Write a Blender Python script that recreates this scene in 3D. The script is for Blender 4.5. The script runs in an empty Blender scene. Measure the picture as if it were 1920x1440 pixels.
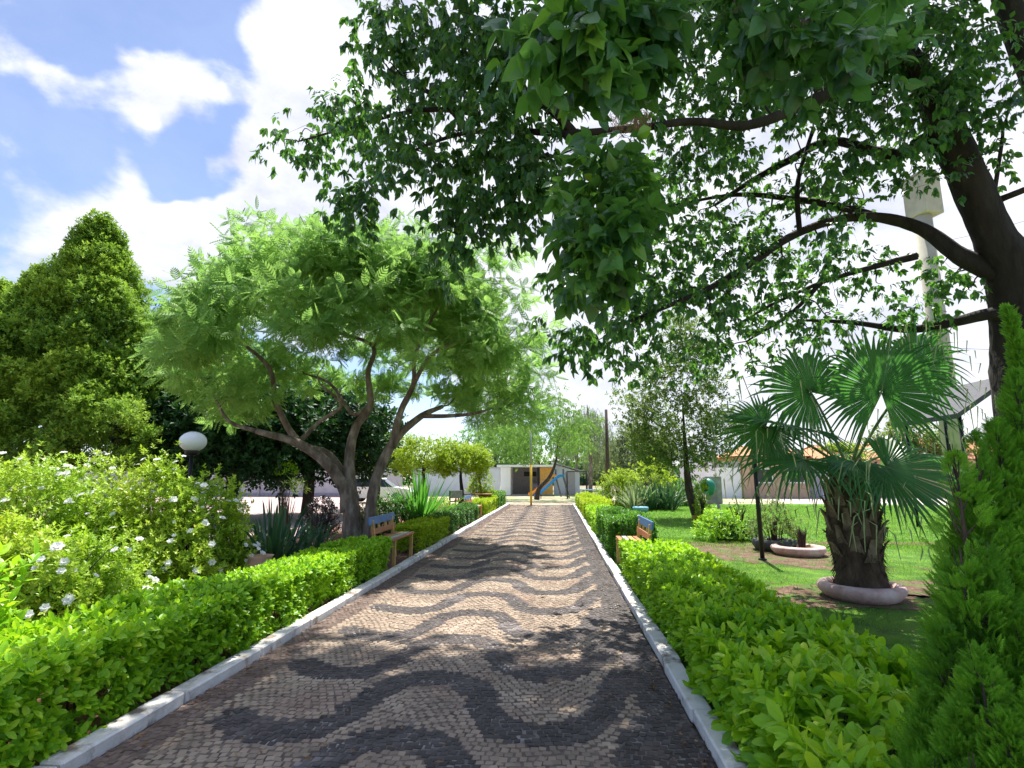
import bpy, math, random
import numpy as np
from mathutils import Vector, Matrix
R = np.random.default_rng(7)
random.seed(7)
C = bpy.context.scene.collection
PI = math.pi
# ------------------------------------------------------------------ camera
CAM_H = 1.6; F = 1020.0
PITCH = math.atan((892-720)/F); YAW = math.atan(84/F*math.cos(PITCH))
cd = bpy.data.cameras.new("camera"); cam = bpy.data.objects.new("camera", cd); C.objects.link(cam)
cd.sensor_width = 36; cd.lens = 36*F/1920; cd.clip_start = 0.05; cd.clip_end = 2000
cam.location = (0, 0, CAM_H); cam.rotation_euler = (PI/2+PITCH, 0, YAW)
bpy.context.scene.camera = cam
# ------------------------------------------------------------------ view, sky, sun
sc = bpy.context.scene
sc.view_settings.view_transform = 'Standard'; sc.view_settings.look = 'None'
sc.view_settings.exposure = 1.72; sc.view_settings.gamma = 1.0
SUN_EL, SUN_AZ = math.radians(65), math.radians(6)      # azimuth measured from +Y towards +X
SKY = 0.15
def raydir(px, py):
    x = (px-960)/F; y = -(py-720)/F
    d = (x, math.cos(PITCH)-y*math.sin(PITCH), math.sin(PITCH)+y*math.cos(PITCH))
    c, s = math.cos(YAW), math.sin(YAW)
    return Vector((d[0]*c-d[1]*s, d[0]*s+d[1]*c, d[2]))
def at(px, py, Y):
    d = raydir(px, py); t = Y/d.y
    return Vector((d.x*t, Y, CAM_H+d.z*t))
def ground(px, py, z=0.0):
    d = raydir(px, py); t = (z-CAM_H)/d.z
    return Vector((d.x*t, d.y*t, z))
world = bpy.data.worlds.new("World"); sc.world = world; world.use_nodes = True
nt = world.node_tree; nt.nodes.clear(); N = nt.nodes.new; LK = nt.links.new
def math_node(t, op, a=None, b=None, clamp=False):
    n = t.nodes.new('ShaderNodeMath'); n.operation = op; n.use_clamp = clamp
    for i, v in enumerate((a, b)):
        if v is None: continue
        if isinstance(v, (int, float)): n.inputs[i].default_value = v
        else: t.links.new(v, n.inputs[i])
    return n.outputs[0]
out = N('ShaderNodeOutputWorld'); bg = N('ShaderNodeBackground'); bg.inputs[1].default_value = SKY
LK(bg.outputs[0], out.inputs[0])
sky = N('ShaderNodeTexSky'); sky.sky_type = 'NISHITA'; sky.sun_disc = False
sky.sun_elevation = SUN_EL; sky.sun_rotation = SUN_AZ; sky.air_density = 1.0; sky.dust_density = 0.0; sky.ozone_density = 1.6
tc = N('ShaderNodeTexCoord')
tint = N('ShaderNodeMix'); tint.data_type = 'RGBA'; tint.blend_type = 'MULTIPLY'; tint.inputs[0].default_value = 1
LK(sky.outputs[0], tint.inputs[6]); tint.inputs[7].default_value = (.38, .375, .42, 1)
def fbm(scale, detail, rough, dist=0.0, off=(0, 0, 0)):
    mp = N('ShaderNodeMapping'); mp.inputs['Location'].default_value = off; mp.inputs['Scale'].default_value = (1, 1, 1.7)
    LK(tc.outputs['Generated'], mp.inputs[0])
    n = N('ShaderNodeTexNoise'); n.inputs['Scale'].default_value = scale; n.inputs['Detail'].default_value = detail
    n.inputs['Roughness'].default_value = rough; n.inputs['Distortion'].default_value = dist
    LK(mp.outputs[0], n.inputs['Vector']); return n.outputs['Fac']
BLOBS = [(240,130,110,1.15),(340,185,80,1.0),(25,215,110,1.2),(170,215,70,.6),(540,50,110,.7),(680,120,170,1.0),(560,150,80,.6),(450,200,60,.6),(480,250,45,.7),
         (250,380,90,1.0),(380,385,120,1.1),(500,340,100,1.1),(600,320,120,1.0),(430,450,170,.8),(160,420,110,.7),(80,500,180,.5),(700,420,280,.9),(560,560,200,.7),(180,560,160,.6),
         (15,20,50,.6),(205,70,40,.3),(80,45,40,.35),(900,250,300,1.0),(1150,650,320,1.0),(1500,200,450,1.0),(1800,300,400,1.0),(1400,600,400,1.0),(1850,700,400,1.0),(1100,100,300,.9),(950,520,250,.9),
         (110,115,70,-.9),(60,320,95,-1.0),(190,295,85,-1.1),(300,270,70,-1.1),(385,265,85,-1.5),(160,20,60,-.6),(330,50,60,-.5),(440,165,40,-.3)]
acc = None
wn = N('ShaderNodeTexNoise'); wn.inputs['Scale'].default_value = 4.5; wn.inputs['Detail'].default_value = 4; LK(tc.outputs['Generated'], wn.inputs['Vector'])
wa = N('ShaderNodeVectorMath'); wa.operation = 'MULTIPLY_ADD'; LK(wn.outputs['Color'], wa.inputs[0]); wa.inputs[1].default_value = (.22, .22, .22); LK(tc.outputs['Generated'], wa.inputs[2])
wb = N('ShaderNodeVectorMath'); wb.operation = 'ADD'; LK(wa.outputs[0], wb.inputs[0]); wb.inputs[1].default_value = (-.11, -.11, -.11)
wv = N('ShaderNodeVectorMath'); wv.operation = 'NORMALIZE'; LK(wb.outputs[0], wv.inputs[0])
for px, py, r, w in BLOBS:
    d = raydir(px, py).normalized()
    vm = N('ShaderNodeVectorMath'); vm.operation = 'DOT_PRODUCT'; LK(wv.outputs[0], vm.inputs[0]); vm.inputs[1].default_value = d
    ang = r/F*0.9
    mr = N('ShaderNodeMapRange'); mr.interpolation_type = 'SMOOTHSTEP'; LK(vm.outputs['Value'], mr.inputs[0])
    mr.inputs[1].default_value = math.cos(ang*1.45); mr.inputs[2].default_value = 1.0
    mr.inputs[3].default_value = 0; mr.inputs[4].default_value = w
    acc = mr.outputs[0] if acc is None else math_node(nt, 'ADD', acc, mr.outputs[0])
n1 = fbm(4.6, 9, .56, .3, (3.1, 1.2, .4)); n2 = fbm(11, 6, .6, .2, (1, 7, 3))
msk = math_node(nt, 'ADD', math_node(nt, 'MULTIPLY', math_node(nt, 'SUBTRACT', n1, .53), 2.9), math_node(nt, 'MULTIPLY', math_node(nt, 'SUBTRACT', n2, .5), .9))
msk = math_node(nt, 'ADD', msk, math_node(nt, 'SUBTRACT', math_node(nt, 'MULTIPLY', acc, .85), .42))
mr = N('ShaderNodeMapRange'); mr.interpolation_type = 'SMOOTHSTEP'; LK(msk, mr.inputs[0]); mr.inputs[1].default_value = .12; mr.inputs[2].default_value = .85; mr.inputs[3].default_value = .16
ramp = N('ShaderNodeValToRGB'); LK(math_node(nt, 'ADD', n1, math_node(nt, 'MULTIPLY', math_node(nt, 'SUBTRACT', n2, .5), .6)), ramp.inputs[0])
ramp.color_ramp.elements[0].position = .3; ramp.color_ramp.elements[0].color = (1.62, 1.69, 2.05, 1)
ramp.color_ramp.elements[1].position = .62; ramp.color_ramp.elements[1].color = (2.4, 2.43, 2.55, 1)
glow = N('ShaderNodeVectorMath'); glow.operation = 'DOT_PRODUCT'; LK(tc.outputs['Generated'], glow.inputs[0])
glow.inputs[1].default_value = (math.sin(SUN_AZ)*math.cos(SUN_EL), math.cos(SUN_AZ)*math.cos(SUN_EL), math.sin(SUN_EL))
gr = N('ShaderNodeMapRange'); LK(glow.outputs['Value'], gr.inputs[0]); gr.interpolation_type = 'SMOOTHSTEP'; gr.inputs[1].default_value = .91; gr.inputs[2].default_value = 1.0; gr.inputs[3].default_value = 1.0; gr.inputs[4].default_value = 3.2  # added brightness in unseen clouds round the sun, to lift ambient light
zen = N('ShaderNodeSeparateXYZ'); LK(tc.outputs['Generated'], zen.inputs[0]); zen_fill = N('ShaderNodeMapRange'); LK(zen.outputs[2], zen_fill.inputs[0]); zen_fill.inputs[1].default_value = .78; zen_fill.inputs[2].default_value = .95; zen_fill.inputs[3].default_value = 1.0; zen_fill.inputs[4].default_value = 6.5  # overhead clouds, out of view, made far brighter as added fill light
cl2 = N('ShaderNodeVectorMath'); cl2.operation = 'SCALE'; LK(ramp.outputs[0], cl2.inputs[0]); LK(math_node(nt, 'MULTIPLY', gr.outputs[0], zen_fill.outputs[0]), cl2.inputs['Scale'])
mx = N('ShaderNodeMix'); mx.data_type = 'RGBA'; LK(math_node(nt, 'MULTIPLY', mr.outputs[0], .96), mx.inputs[0]); LK(tint.outputs[2], mx.inputs[6]); LK(cl2.outputs[0], mx.inputs[7])
LK(mx.outputs[2], bg.inputs[0])
sd = bpy.data.lights.new("sun", 'SUN'); sd.energy = 3.0; sd.angle = math.radians(.53); sd.color = (1, .955, .87)
so = bpy.data.objects.new("sun", sd); C.objects.link(so)
to_sun = Vector((math.sin(SUN_AZ)*math.cos(SUN_EL), math.cos(SUN_AZ)*math.cos(SUN_EL), math.sin(SUN_EL)))
so.rotation_euler = to_sun.to_track_quat('Z', 'Y').to_euler(); so.location = to_sun*60
# ------------------------------------------------------------------ materials
def new_mat(name):
    m = bpy.data.materials.new(name); m.use_nodes = True; t = m.node_tree; t.nodes.clear()
    o = t.nodes.new('ShaderNodeOutputMaterial'); return m, t, o
def rgba(c): return (c[0], c[1], c[2], 1)
def noise(t, scale, detail=4, rough=.55, coord='Object', dist=0, stretch=None):
    c = t.nodes.new('ShaderNodeTexCoord'); src = c.outputs[coord]
    if stretch:
        mp = t.nodes.new('ShaderNodeMapping'); mp.inputs['Scale'].default_value = stretch; t.links.new(src, mp.inputs[0]); src = mp.outputs[0]
    n = t.nodes.new('ShaderNodeTexNoise'); n.inputs['Scale'].default_value = scale; n.inputs['Detail'].default_value = detail
    n.inputs['Roughness'].default_value = rough; n.inputs['Distortion'].default_value = dist
    t.links.new(src, n.inputs['Vector']); return n.outputs['Fac']
def rampn(t, fac, stops):
    r = t.nodes.new('ShaderNodeValToRGB'); t.links.new(fac, r.inputs[0]); e = r.color_ramp.elements
    while len(e) < len(stops): e.new(.5)
    for k, (p, c) in enumerate(stops): e[k].position = p; e[k].color = rgba(c)
    return r.outputs[0]
def bump(t, h, strength, dist=.01):
    b = t.nodes.new('ShaderNodeBump'); b.inputs['Strength'].default_value = strength; b.inputs['Distance'].default_value = dist
    t.links.new(h, b.inputs['Height']); return b.outputs[0]
def surf(name, stops, scale=6, detail=5, rough=.8, bmp=.3, bdist=.01, bscale=None, stretch=None, spec=.3, metal=0, second=None):
    m, t, o = new_mat(name); p = t.nodes.new('ShaderNodeBsdfPrincipled'); t.links.new(p.outputs[0], o.inputs[0])
    f = noise(t, scale, detail, .6, stretch=stretch); col = rampn(t, f, stops)
    if second:
        sc2, lo, hi, c2 = second
        g = noise(t, sc2, 4, .6); mr = t.nodes.new('ShaderNodeMapRange'); t.links.new(g, mr.inputs[0]); mr.inputs[1].default_value = lo; mr.inputs[2].default_value = hi
        mm = t.nodes.new('ShaderNodeMix'); mm.data_type = 'RGBA'; t.links.new(mr.outputs[0], mm.inputs[0]); t.links.new(col, mm.inputs[6]); mm.inputs[7].default_value = rgba(c2); col = mm.outputs[2]
    t.links.new(col, p.inputs['Base Color']); p.inputs['Roughness'].default_value = rough; p.inputs['Specular IOR Level'].default_value = spec; p.inputs['Metallic'].default_value = metal
    if bmp: t.links.new(bump(t, noise(t, bscale or scale*4, 5, .6, stretch=stretch), bmp, bdist), p.inputs['Normal'])
    return m
def leaf_mat(name, stops, trans=.4, tcol=(.25, .45, .03), rough=.45, spec=.35, tone=.55):
    m, t, o = new_mat(name); p = t.nodes.new('ShaderNodeBsdfPrincipled'); tr = t.nodes.new('ShaderNodeBsdfTranslucent')
    g = t.nodes.new('ShaderNodeNewGeometry'); a = t.nodes.new('ShaderNodeAttribute'); a.attribute_name = 'tone'
    f = math_node(t, 'ADD', math_node(t, 'MULTIPLY', g.outputs['Random Per Island'], 1-tone), math_node(t, 'MULTIPLY', a.outputs['Fac'], tone), True)
    col = rampn(t, f, stops); t.links.new(col, p.inputs['Base Color']); p.inputs['Roughness'].default_value = rough; p.inputs['Specular IOR Level'].default_value = spec
    tm = t.nodes.new('ShaderNodeMix'); tm.data_type = 'RGBA'; tm.inputs[0].default_value = .6; t.links.new(col, tm.inputs[6]); tm.inputs[7].default_value = rgba(tcol)
    t.links.new(tm.outputs[2], tr.inputs[0])
    mxs = t.nodes.new('ShaderNodeMixShader'); mxs.inputs[0].default_value = trans
    t.links.new(p.outputs[0], mxs.inputs[1]); t.links.new(tr.outputs[0], mxs.inputs[2]); t.links.new(mxs.outputs[0], o.inputs[0])
    return m
M = {}
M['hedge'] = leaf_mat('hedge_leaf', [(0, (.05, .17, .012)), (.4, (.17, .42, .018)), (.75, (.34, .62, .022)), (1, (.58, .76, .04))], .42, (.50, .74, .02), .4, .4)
M['hedge_mid'] = leaf_mat('hedge_mid_leaf', [(0, (.025, .10, .012)), (.6, (.06, .20, .02)), (1, (.14, .34, .02))], .38, (.22, .5, .03), .4, .4)
M['hedge_dark'] = leaf_mat('hedge_dark_leaf', [(0, (.02, .08, .015)), (.6, (.045, .15, .02)), (1, (.11, .27, .03))], .34, (.15, .36, .03), .4, .4)
M['hedge_yellow'] = leaf_mat('hedge_yellow_leaf', [(0, (.16, .32, .01)), (.6, (.33, .48, .012)), (1, (.52, .6, .02))], .42, (.55, .7, .02), .45, .35)
M['broad'] = leaf_mat('broad_leaf', [(0, (.016, .05, .028)), (.5, (.032, .105, .038)), (.8, (.08, .22, .04)), (1, (.30, .52, .045))], .40, (.22, .50, .05), .34, .5)
M['feather'] = leaf_mat('feather_leaf', [(0, (.08, .22, .055)), (.5, (.19, .38, .085)), (1, (.38, .56, .14))], .48, (.38, .64, .13), .6, .2)
M['conical'] = leaf_mat('conical_leaf', [(0, (.04, .11, .025)), (.4, (.18, .35, .045)), (1, (.46, .60, .06))], .42, (.22, .36, .03), .6, .2)
M['dark'] = leaf_mat('dark_leaf', [(0, (.008, .03, .012)), (.6, (.02, .07, .02)), (1, (.05, .14, .03))], .2, (.08, .25, .03), .5, .25)
M['garden'] = leaf_mat('gardenia_leaf', [(0, (.09, .24, .015)), (.4, (.30, .48, .03)), (.85, (.55, .66, .06)), (1, (.6, .48, .04))], .4, (.38, .6, .03), .4, .4)
M['topiary'] = leaf_mat('topiary_leaf', [(0, (.12, .24, .015)), (.5, (.26, .4, .02)), (1, (.45, .55, .03))], .4, (.45, .6, .03), .5, .3)
M['citrus'] = leaf_mat('citrus_leaf', [(0, (.045, .11, .03)), (.5, (.12, .2, .045)), (1, (.28, .33, .08))], .35, (.26, .4, .05), .5, .3)
M['weeping'] = leaf_mat('weeping_leaf', [(0, (.06, .16, .04)), (.5, (.14, .3, .06)), (1, (.26, .42, .1))], .4, (.3, .5, .08), .5, .2)
M['grey_green'] = leaf_mat('grey_green_leaf', [(0, (.12, .17, .09)), (.5, (.2, .26, .13)), (1, (.33, .38, .2))], .35, (.3, .4, .15), .6, .2)
M['iris'] = leaf_mat('strap_leaf', [(0, (.018, .06, .035)), (.5, (.04, .11, .05)), (1, (.12, .2, .08))], .2, (.1, .25, .06), .35, .5)
M['agave'] = leaf_mat('bright_blade_leaf', [(0, (.05, .2, .03)), (.5, (.1, .34, .04)), (1, (.26, .48, .1))], .35, (.2, .55, .05), .35, .4)
M['palm'] = leaf_mat('palm_leaf', [(0, (.03, .10, .035)), (.5, (.055, .16, .05)), (1, (.12, .27, .08))], .42, (.13, .42, .05), .38, .4)
M['palm_dry'] = leaf_mat('palm_thread', [(0, (.2, .3, .12)), (1, (.38, .42, .22))], .3, (.4, .45, .2), .6, .2)
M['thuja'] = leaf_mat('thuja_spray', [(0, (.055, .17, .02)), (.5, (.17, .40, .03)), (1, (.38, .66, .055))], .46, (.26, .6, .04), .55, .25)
M['purple'] = leaf_mat('purple_leaf', [(0, (.02, .02, .022)), (1, (.07, .06, .07))], .15, (.1, .05, .06), .35, .5)
M['grass'] = leaf_mat('grass_blade', [(0, (.05, .14, .02)), (.6, (.13, .29, .03)), (1, (.28, .44, .05))], .4, (.25, .5, .03), .6, .2)
M['petal'] = leaf_mat('white_petal', [(0, (.82, .82, .78)), (.8, (.9, .89, .86)), (1, (.85, .78, .6))], .3, (.9, .9, .85), .6, .2)
M['bark_big'] = surf('dark_bark', [(.3, (.016, .013, .012)), (.6, (.04, .032, .028)), (.8, (.08, .066, .055))], 5, 6, .9, .9, .03, 14, (1, 1, .35))
M['bark_feather'] = surf('grey_brown_bark', [(.3, (.09, .065, .05)), (.5, (.2, .155, .125)), (.72, (.42, .36, .3))], 6, 6, .9, .9, .02, 18, (1, 1, .4))
M['bark'] = surf('brown_bark', [(.3, (.035, .025, .02)), (.6, (.09, .065, .05)), (.8, (.16, .125, .1))], 8, 6, .9, .8, .02, 24, (1, 1, .4))
M['palm_bark'] = surf('palm_fibre', [(.3, (.04, .027, .018)), (.6, (.11, .075, .05)), (.8, (.2, .145, .1))], 9, 6, .95, .9, .02, 40, (1, 1, .5))
M['boot'] = surf('palm_boot', [(.3, (.10, .07, .05)), (.7, (.27, .2, .145)), (.9, (.4, .33, .26))], 12, 5, .9, .5, .01, 40, (1, 1, .4))
M['petiole'] = surf('green_petiole', [(.3, (.08, .15, .03)), (.7, (.17, .26, .06))], 12, 3, .5, .2)
M['twig'] = surf('dry_twig', [(.3, (.16, .09, .05)), (.7, (.36, .22, .13))], 20, 3, .9, .3)
M['light_stone'] = surf('light_stone', [(.3, (.20, .15, .112)), (.5, (.30, .23, .17)), (.72, (.43, .34, .255))], 1.6, 6, .85, .5, .004, 90, spec=.3, second=(.9, .54, .72, (.26, .17, .13)))
M['dark_stone'] = surf('dark_stone', [(.3, (.042, .034, .034)), (.6, (.075, .062, .060)), (.8, (.15, .125, .11))], 2.2, 6, .75, .5, .004, 90, spec=.35, second=(1.1, .60, .74, (.26, .22, .21)))
def stone_variation(m, amt):
    t = m.node_tree; p = [n for n in t.nodes if n.type == 'BSDF_PRINCIPLED'][0]; src = p.inputs['Base Color'].links[0].from_socket
    g = t.nodes.new('ShaderNodeNewGeometry'); h = t.nodes.new('ShaderNodeHueSaturation'); t.links.new(src, h.inputs['Color'])
    t.links.new(math_node(t, 'ADD', math_node(t, 'MULTIPLY', g.outputs['Random Per Island'], amt), 1-amt/2), h.inputs['Value'])
    t.links.new(h.outputs[0], p.inputs['Base Color'])
M['brown_stone'] = surf('brown_stone', [(.3, (.10, .07, .058)), (.55, (.17, .12, .10)), (.75, (.27, .2, .165))], 2.5, 6, .85, .5, .004, 90)
stone_variation(M['brown_stone'], .5); stone_variation(M['light_stone'], .38); stone_variation(M['dark_stone'], .7)
M['joint_dark'] = surf('soil_joint', [(.3, (.06, .045, .036)), (.7, (.22, .17, .135))], 8, 5, 1, .4)
M['joint_pale'] = surf('sandy_joint', [(.3, (.05, .04, .036)), (.55, (.14, .12, .11)), (.75, (.42, .38, .35))], 5, 6, 1, .4)
M['kerb'] = surf('whitewashed_kerb', [(.25, (.42, .38, .35)), (.45, (.68, .65, .62)), (.8, (.82, .81, .8))], 5, 8, .9, .6, .01, 30, second=(4.5, .54, .66, (.24, .19, .15)))
M['soil'] = surf('red_soil', [(.25, (.085, .04, .028)), (.5, (.18, .09, .062)), (.75, (.29, .17, .125))], 3, 8, 1, 1, .04, 16)
M['patchy_soil'] = surf('patchy_soil', [(.25, (.085, .05, .034)), (.5, (.16, .095, .068)), (.75, (.27, .18, .135))], 5, 8, 1, 1, .04, 22, second=(3.2, .50, .60, (.085, .15, .03)))
M['lawn'] = surf('lawn_turf', [(.25, (.045, .11, .02)), (.5, (.11, .25, .025)), (.75, (.22, .38, .035))], 2.5, 8, 1, 1, .05, 60, second=(1.2, .58, .72, (.14, .09, .055)))
M['earth'] = surf('dusty_ground', [(.3, (.2, .15, .11)), (.7, (.36, .29, .22))], .6, 7, 1, .5, .02, 12, second=(.12, .5, .6, (.12, .2, .05)))
M['plaza'] = surf('pink_paving', [(.3, (.34, .25, .23)), (.7, (.47, .37, .345))], 1.2, 6, .9, .2, .004, 30)
M['street'] = surf('pale_street', [(.3, (.42, .37, .33)), (.7, (.55, .5, .46))], .8, 6, .9, .2, .004, 20)
M['sand'] = surf('sandy_verge', [(.3, (.3, .25, .16)), (.7, (.48, .42, .3))], .9, 6, 1, .4, .01, 20, second=(.35, .5, .6, (.14, .24, .06)))
def paint(name, c, rough=.55, wear=.75, scale=7):
    d = tuple(x*wear for x in c); return surf(name, [(.3, d), (.55, c), (.8, tuple(min(1, x*1.08) for x in c))], scale, 5, rough, .12, .003, 50)
M['blue'] = paint('blue_paint', (.10, .20, .42)); M['slat_orange'] = surf('orange_wood', [(.3, (.30, .11, .05)), (.6, (.47, .2, .09)), (.8, (.56, .3, .15))], 6, 5, .6, .3, .004, 40, (1, .2, 1))
M['slat_yellow'] = surf('yellow_wood', [(.3, (.42, .25, .08)), (.7, (.62, .42, .14))], 6, 5, .6, .3, .004, 40, (1, .2, 1))
M['slat_grey'] = paint('grey_white_slat', (.48, .50, .52)); M['white'] = paint('white_paint', (.78, .78, .78), .6, .9)
M['opal'] = paint('opal_plastic', (.8, .81, .84), .25, .97); M['black'] = paint('black_metal', (.018, .018, .02), .45); M['grey'] = paint('grey_render', (.4, .39, .41), .85, .85)
M['wall_cool'] = paint('pale_blue_wall', (.62, .66, .76), .85, .92, 2); M['wall_grey'] = paint('grey_wall', (.5, .48, .52), .85, .85, 2)
M['wall_beige'] = paint('beige_wall', (.52, .36, .25), .85, .85, 2); M['wall_white'] = paint('white_wall', (.82, .82, .82), .85, .95, 2)
M['dark_room'] = paint('shaded_render', (.34, .31, .37), .9); M['door_orange'] = paint('orange_door', (.65, .36, .1), .6)
M['roof_tile'] = surf('clay_tile', [(.3, (.4, .17, .08)), (.7, (.62, .32, .17))], 4, 5, .9, .6, .02, 12, (6, 1, 1)); M['glass'] = paint('dark_glass', (.03, .035, .045), .12)
M['pole_yellow'] = paint('yellow_pole', (.75, .48, .04), .45); M['pole_green'] = paint('faded_green_pole', (.32, .4, .28), .6); M['concrete'] = surf('concrete', [(.3, (.24, .22, .2)), (.7, (.42, .4, .37))], 3, 6, .9, .4, .01, 20)
M['slide_blue'] = paint('slide_blue', (.03, .32, .72), .35); M['slide_orange'] = paint('slide_orange', (.8, .33, .06), .35)
M['tyre_pink'] = surf('pink_tyre_paint', [(.3, (.42, .25, .23)), (.5, (.62, .42, .39)), (.75, (.74, .62, .6))], 6, 6, .8, .4, .008, 30)
M['tyre_black'] = surf('tyre_rubber', [(.3, (.05, .055, .06)), (.7, (.12, .13, .14))], 6, 5, .8, .3, .008, 30)
M['tyre_blue'] = paint('tyre_blue', (.2, .42, .55), .6); M['tyre_terracotta'] = paint('terracotta', (.6, .36, .25), .8); M['green_plastic'] = paint('green_plastic', (.03, .22, .14), .35)
M['tower'] = surf('tower_concrete', [(.3, (.32, .30, .23)), (.7, (.46, .44, .35))], 1, 6, .9, .3, .02, 8); M['dark_roof'] = paint('dark_roof', (.09, .09, .1), .8)
M['dry_leaf'] = leaf_mat('dry_leaf', [(0, (.12, .06, .03)), (.6, (.25, .14, .07)), (1, (.42, .32, .18))], .2, (.4, .25, .1), .8, .2)
M['kerb_orange'] = paint('kerb_orange', (.8, .42, .12), .8)
# ------------------------------------------------------------------ geometry helpers
def A(v): return np.asarray(v, dtype=np.float64)
def norm(v): return v/np.maximum(np.linalg.norm(v, axis=-1, keepdims=True), 1e-9)
def rand_dirs(n): return norm(R.normal(size=(n, 3)))
class Geo:
    def __init__(s): s.V = []; s.L = []; s.N = []; s.Mi = []; s.T = []; s.Sm = []; s.n = 0
    def add(s, V, faces, mi=0, tone=.5, smooth=False):
        V = A(V); s.V.append(V); f = [i+s.n for fc in faces for i in fc]; s.L.append(np.array(f, np.int64)); k = len(faces)
        s.N.append(np.array([len(fc) for fc in faces])); s.Mi.append(np.full(k, mi)); s.Sm.append(np.full(k, smooth)); s.T.append(np.full(len(V), tone)); s.n += len(V)
    def tiles(s, V, faces, mi=0, tone=None, smooth=False):      # V: (n, k, 3), same faces for each
        n, k, _ = V.shape
        if n == 0: return
        off = (np.arange(n)*k+s.n)[:, None]; fl = np.array([i for fc in faces for i in fc]); cn = np.array([len(fc) for fc in faces])
        s.V.append(V.reshape(-1, 3)); s.L.append((off+fl[None]).ravel()); s.N.append(np.tile(cn, n)); s.Mi.append(np.full(n*len(cn), mi)); s.Sm.append(np.full(n*len(cn), smooth))
        t = np.full(n, .5) if tone is None else A(tone); s.T.append(np.repeat(t, k)); s.n += n*k
    def box(s, c, size, rz=0, mi=0, rx=0, bevel=0.0):
        c = A(c); h = A(size)/2; m = np.array(Matrix.Rotation(rz, 3, 'Z') @ Matrix.Rotation(rx, 3, 'X'))
        b = min(bevel, *(h*.9)) if bevel else 0
        if not b:
            v = A([[x, y, z] for x in (-1, 1) for y in (-1, 1) for z in (-1, 1)])*h
            f = [(0, 1, 3, 2), (4, 6, 7, 5), (0, 4, 5, 1), (2, 3, 7, 6), (0, 2, 6, 4), (1, 5, 7, 3)]
        else:
            v = []; idx = {}
            for x in (-1, 1):
                for y in (-1, 1):
                    for z in (-1, 1):
                        for a in range(3):
                            p = [x*(h[0]-b), y*(h[1]-b), z*(h[2]-b)]; p[a] = (x, y, z)[a]*h[a]; idx[(x, y, z, a)] = len(v); v.append(p)
            f = []
            for a in range(3):
                o = [k for k in range(3) if k != a]
                for sg in (-1, 1):
                    q = []
                    for u, w in ((-1, -1), (1, -1), (1, 1), (-1, 1)):
                        k = [0, 0, 0]; k[a] = sg; k[o[0]] = u; k[o[1]] = w; q.append(idx[(*k, a)])
                    f.append(tuple(q))
                for u in (-1, 1):
                    for w in (-1, 1):
                        k0 = [0, 0, 0]; k1 = [0, 0, 0]; k0[a] = -1; k1[a] = 1
                        for k in (k0, k1): k[o[0]] = u; k[o[1]] = w
                        f.append((idx[(*k0, o[0])], idx[(*k1, o[0])], idx[(*k1, o[1])], idx[(*k0, o[1])]))
            for x in (-1, 1):
                for y in (-1, 1):
                    for z in (-1, 1): f.append(tuple(idx[(x, y, z, a)] for a in range(3)))
            v = A(v)
        s.add(v @ m.T+c, f, mi)
    def tube(s, pts, rad, sides=8, mi=0, rough=0.0, cap=True):
        pts = A(pts); n = len(pts); rad = np.full(n, rad) if np.isscalar(rad) else A(rad)
        d = np.gradient(pts, axis=0); d = norm(d); ref = A([0, 0, 1.]) if abs(d[0][2]) < .9 else A([1., 0, 0])
        u = norm(np.cross(d[0], ref)); V = []
        ph = R.random(6)*6
        for i in range(n):
            u = norm(u-d[i]*np.dot(u, d[i])); w = np.cross(d[i], u); a = np.arange(sides)*2*PI/sides
            r = rad[i]*(1+rough*(np.sin(a*2+ph[0]+i*.23)*.5+np.sin(a*3+ph[1]-i*.31)*.35+np.sin(a*5+ph[2]+i*.5)*.25)+rough*.4*R.normal(size=sides)*.5)
            V.append(pts[i]+np.outer(np.cos(a)*r, u)+np.outer(np.sin(a)*r, w))
        V = np.concatenate(V); f = []
        for i in range(n-1):
            for j in range(sides):
                k = (j+1) % sides; f.append((i*sides+j, i*sides+k, (i+1)*sides+k, (i+1)*sides+j))
        if cap: f += [tuple(range(sides))[::-1], tuple((n-1)*sides+j for j in range(sides))]
        s.add(V, f, mi, smooth=sides > 4)
    def lathe(s, c, prof, sides=24, mi=0, smooth=True, jit=0.0):
        c = A(c); a = np.arange(sides)*2*PI/sides; V = []
        for r, z in prof:
            rr = r*(1+jit*np.sin(a*3+z*9)+jit*.6*np.sin(a*7+1)); V.append(np.stack([np.cos(a)*rr, np.sin(a)*rr, np.full(sides, z)], 1)+c)
        V = np.concatenate(V); f = []
        for i in range(len(prof)-1):
            for j in range(sides):
                k = (j+1) % sides; f.append((i*sides+j, i*sides+k, (i+1)*sides+k, (i+1)*sides+j))
        s.add(V, f, mi, smooth=smooth)
    def build(s, name, mats, parent=None, origin=None):
        V = np.concatenate(s.V); o = A(origin) if origin is not None else (A(parent_world(parent)) if parent else np.zeros(3))
        V = V-o; L = np.concatenate(s.L); Nn = np.concatenate(s.N); Mi = np.concatenate(s.Mi); T = np.concatenate(s.T); Sm = np.concatenate(s.Sm)
        me = bpy.data.meshes.new(name); me.vertices.add(len(V)); me.vertices.foreach_set('co', V.astype(np.float32).ravel())
        me.loops.add(len(L)); me.loops.foreach_set('vertex_index', L.astype(np.int32)); me.polygons.add(len(Nn))
        me.polygons.foreach_set('loop_start', np.concatenate([[0], np.cumsum(Nn)[:-1]]).astype(np.int32)); me.polygons.foreach_set('loop_total', Nn.astype(np.int32))
        me.polygons.foreach_set('material_index', Mi.astype(np.int32)); me.polygons.foreach_set('use_smooth', Sm.astype(bool))
        at_ = me.attributes.new('tone', 'FLOAT', 'POINT'); at_.data.foreach_set('value', T.astype(np.float32))
        me.update(calc_edges=True)
        for m in (mats if isinstance(mats, (list, tuple)) else [mats]): me.materials.append(m)
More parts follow.
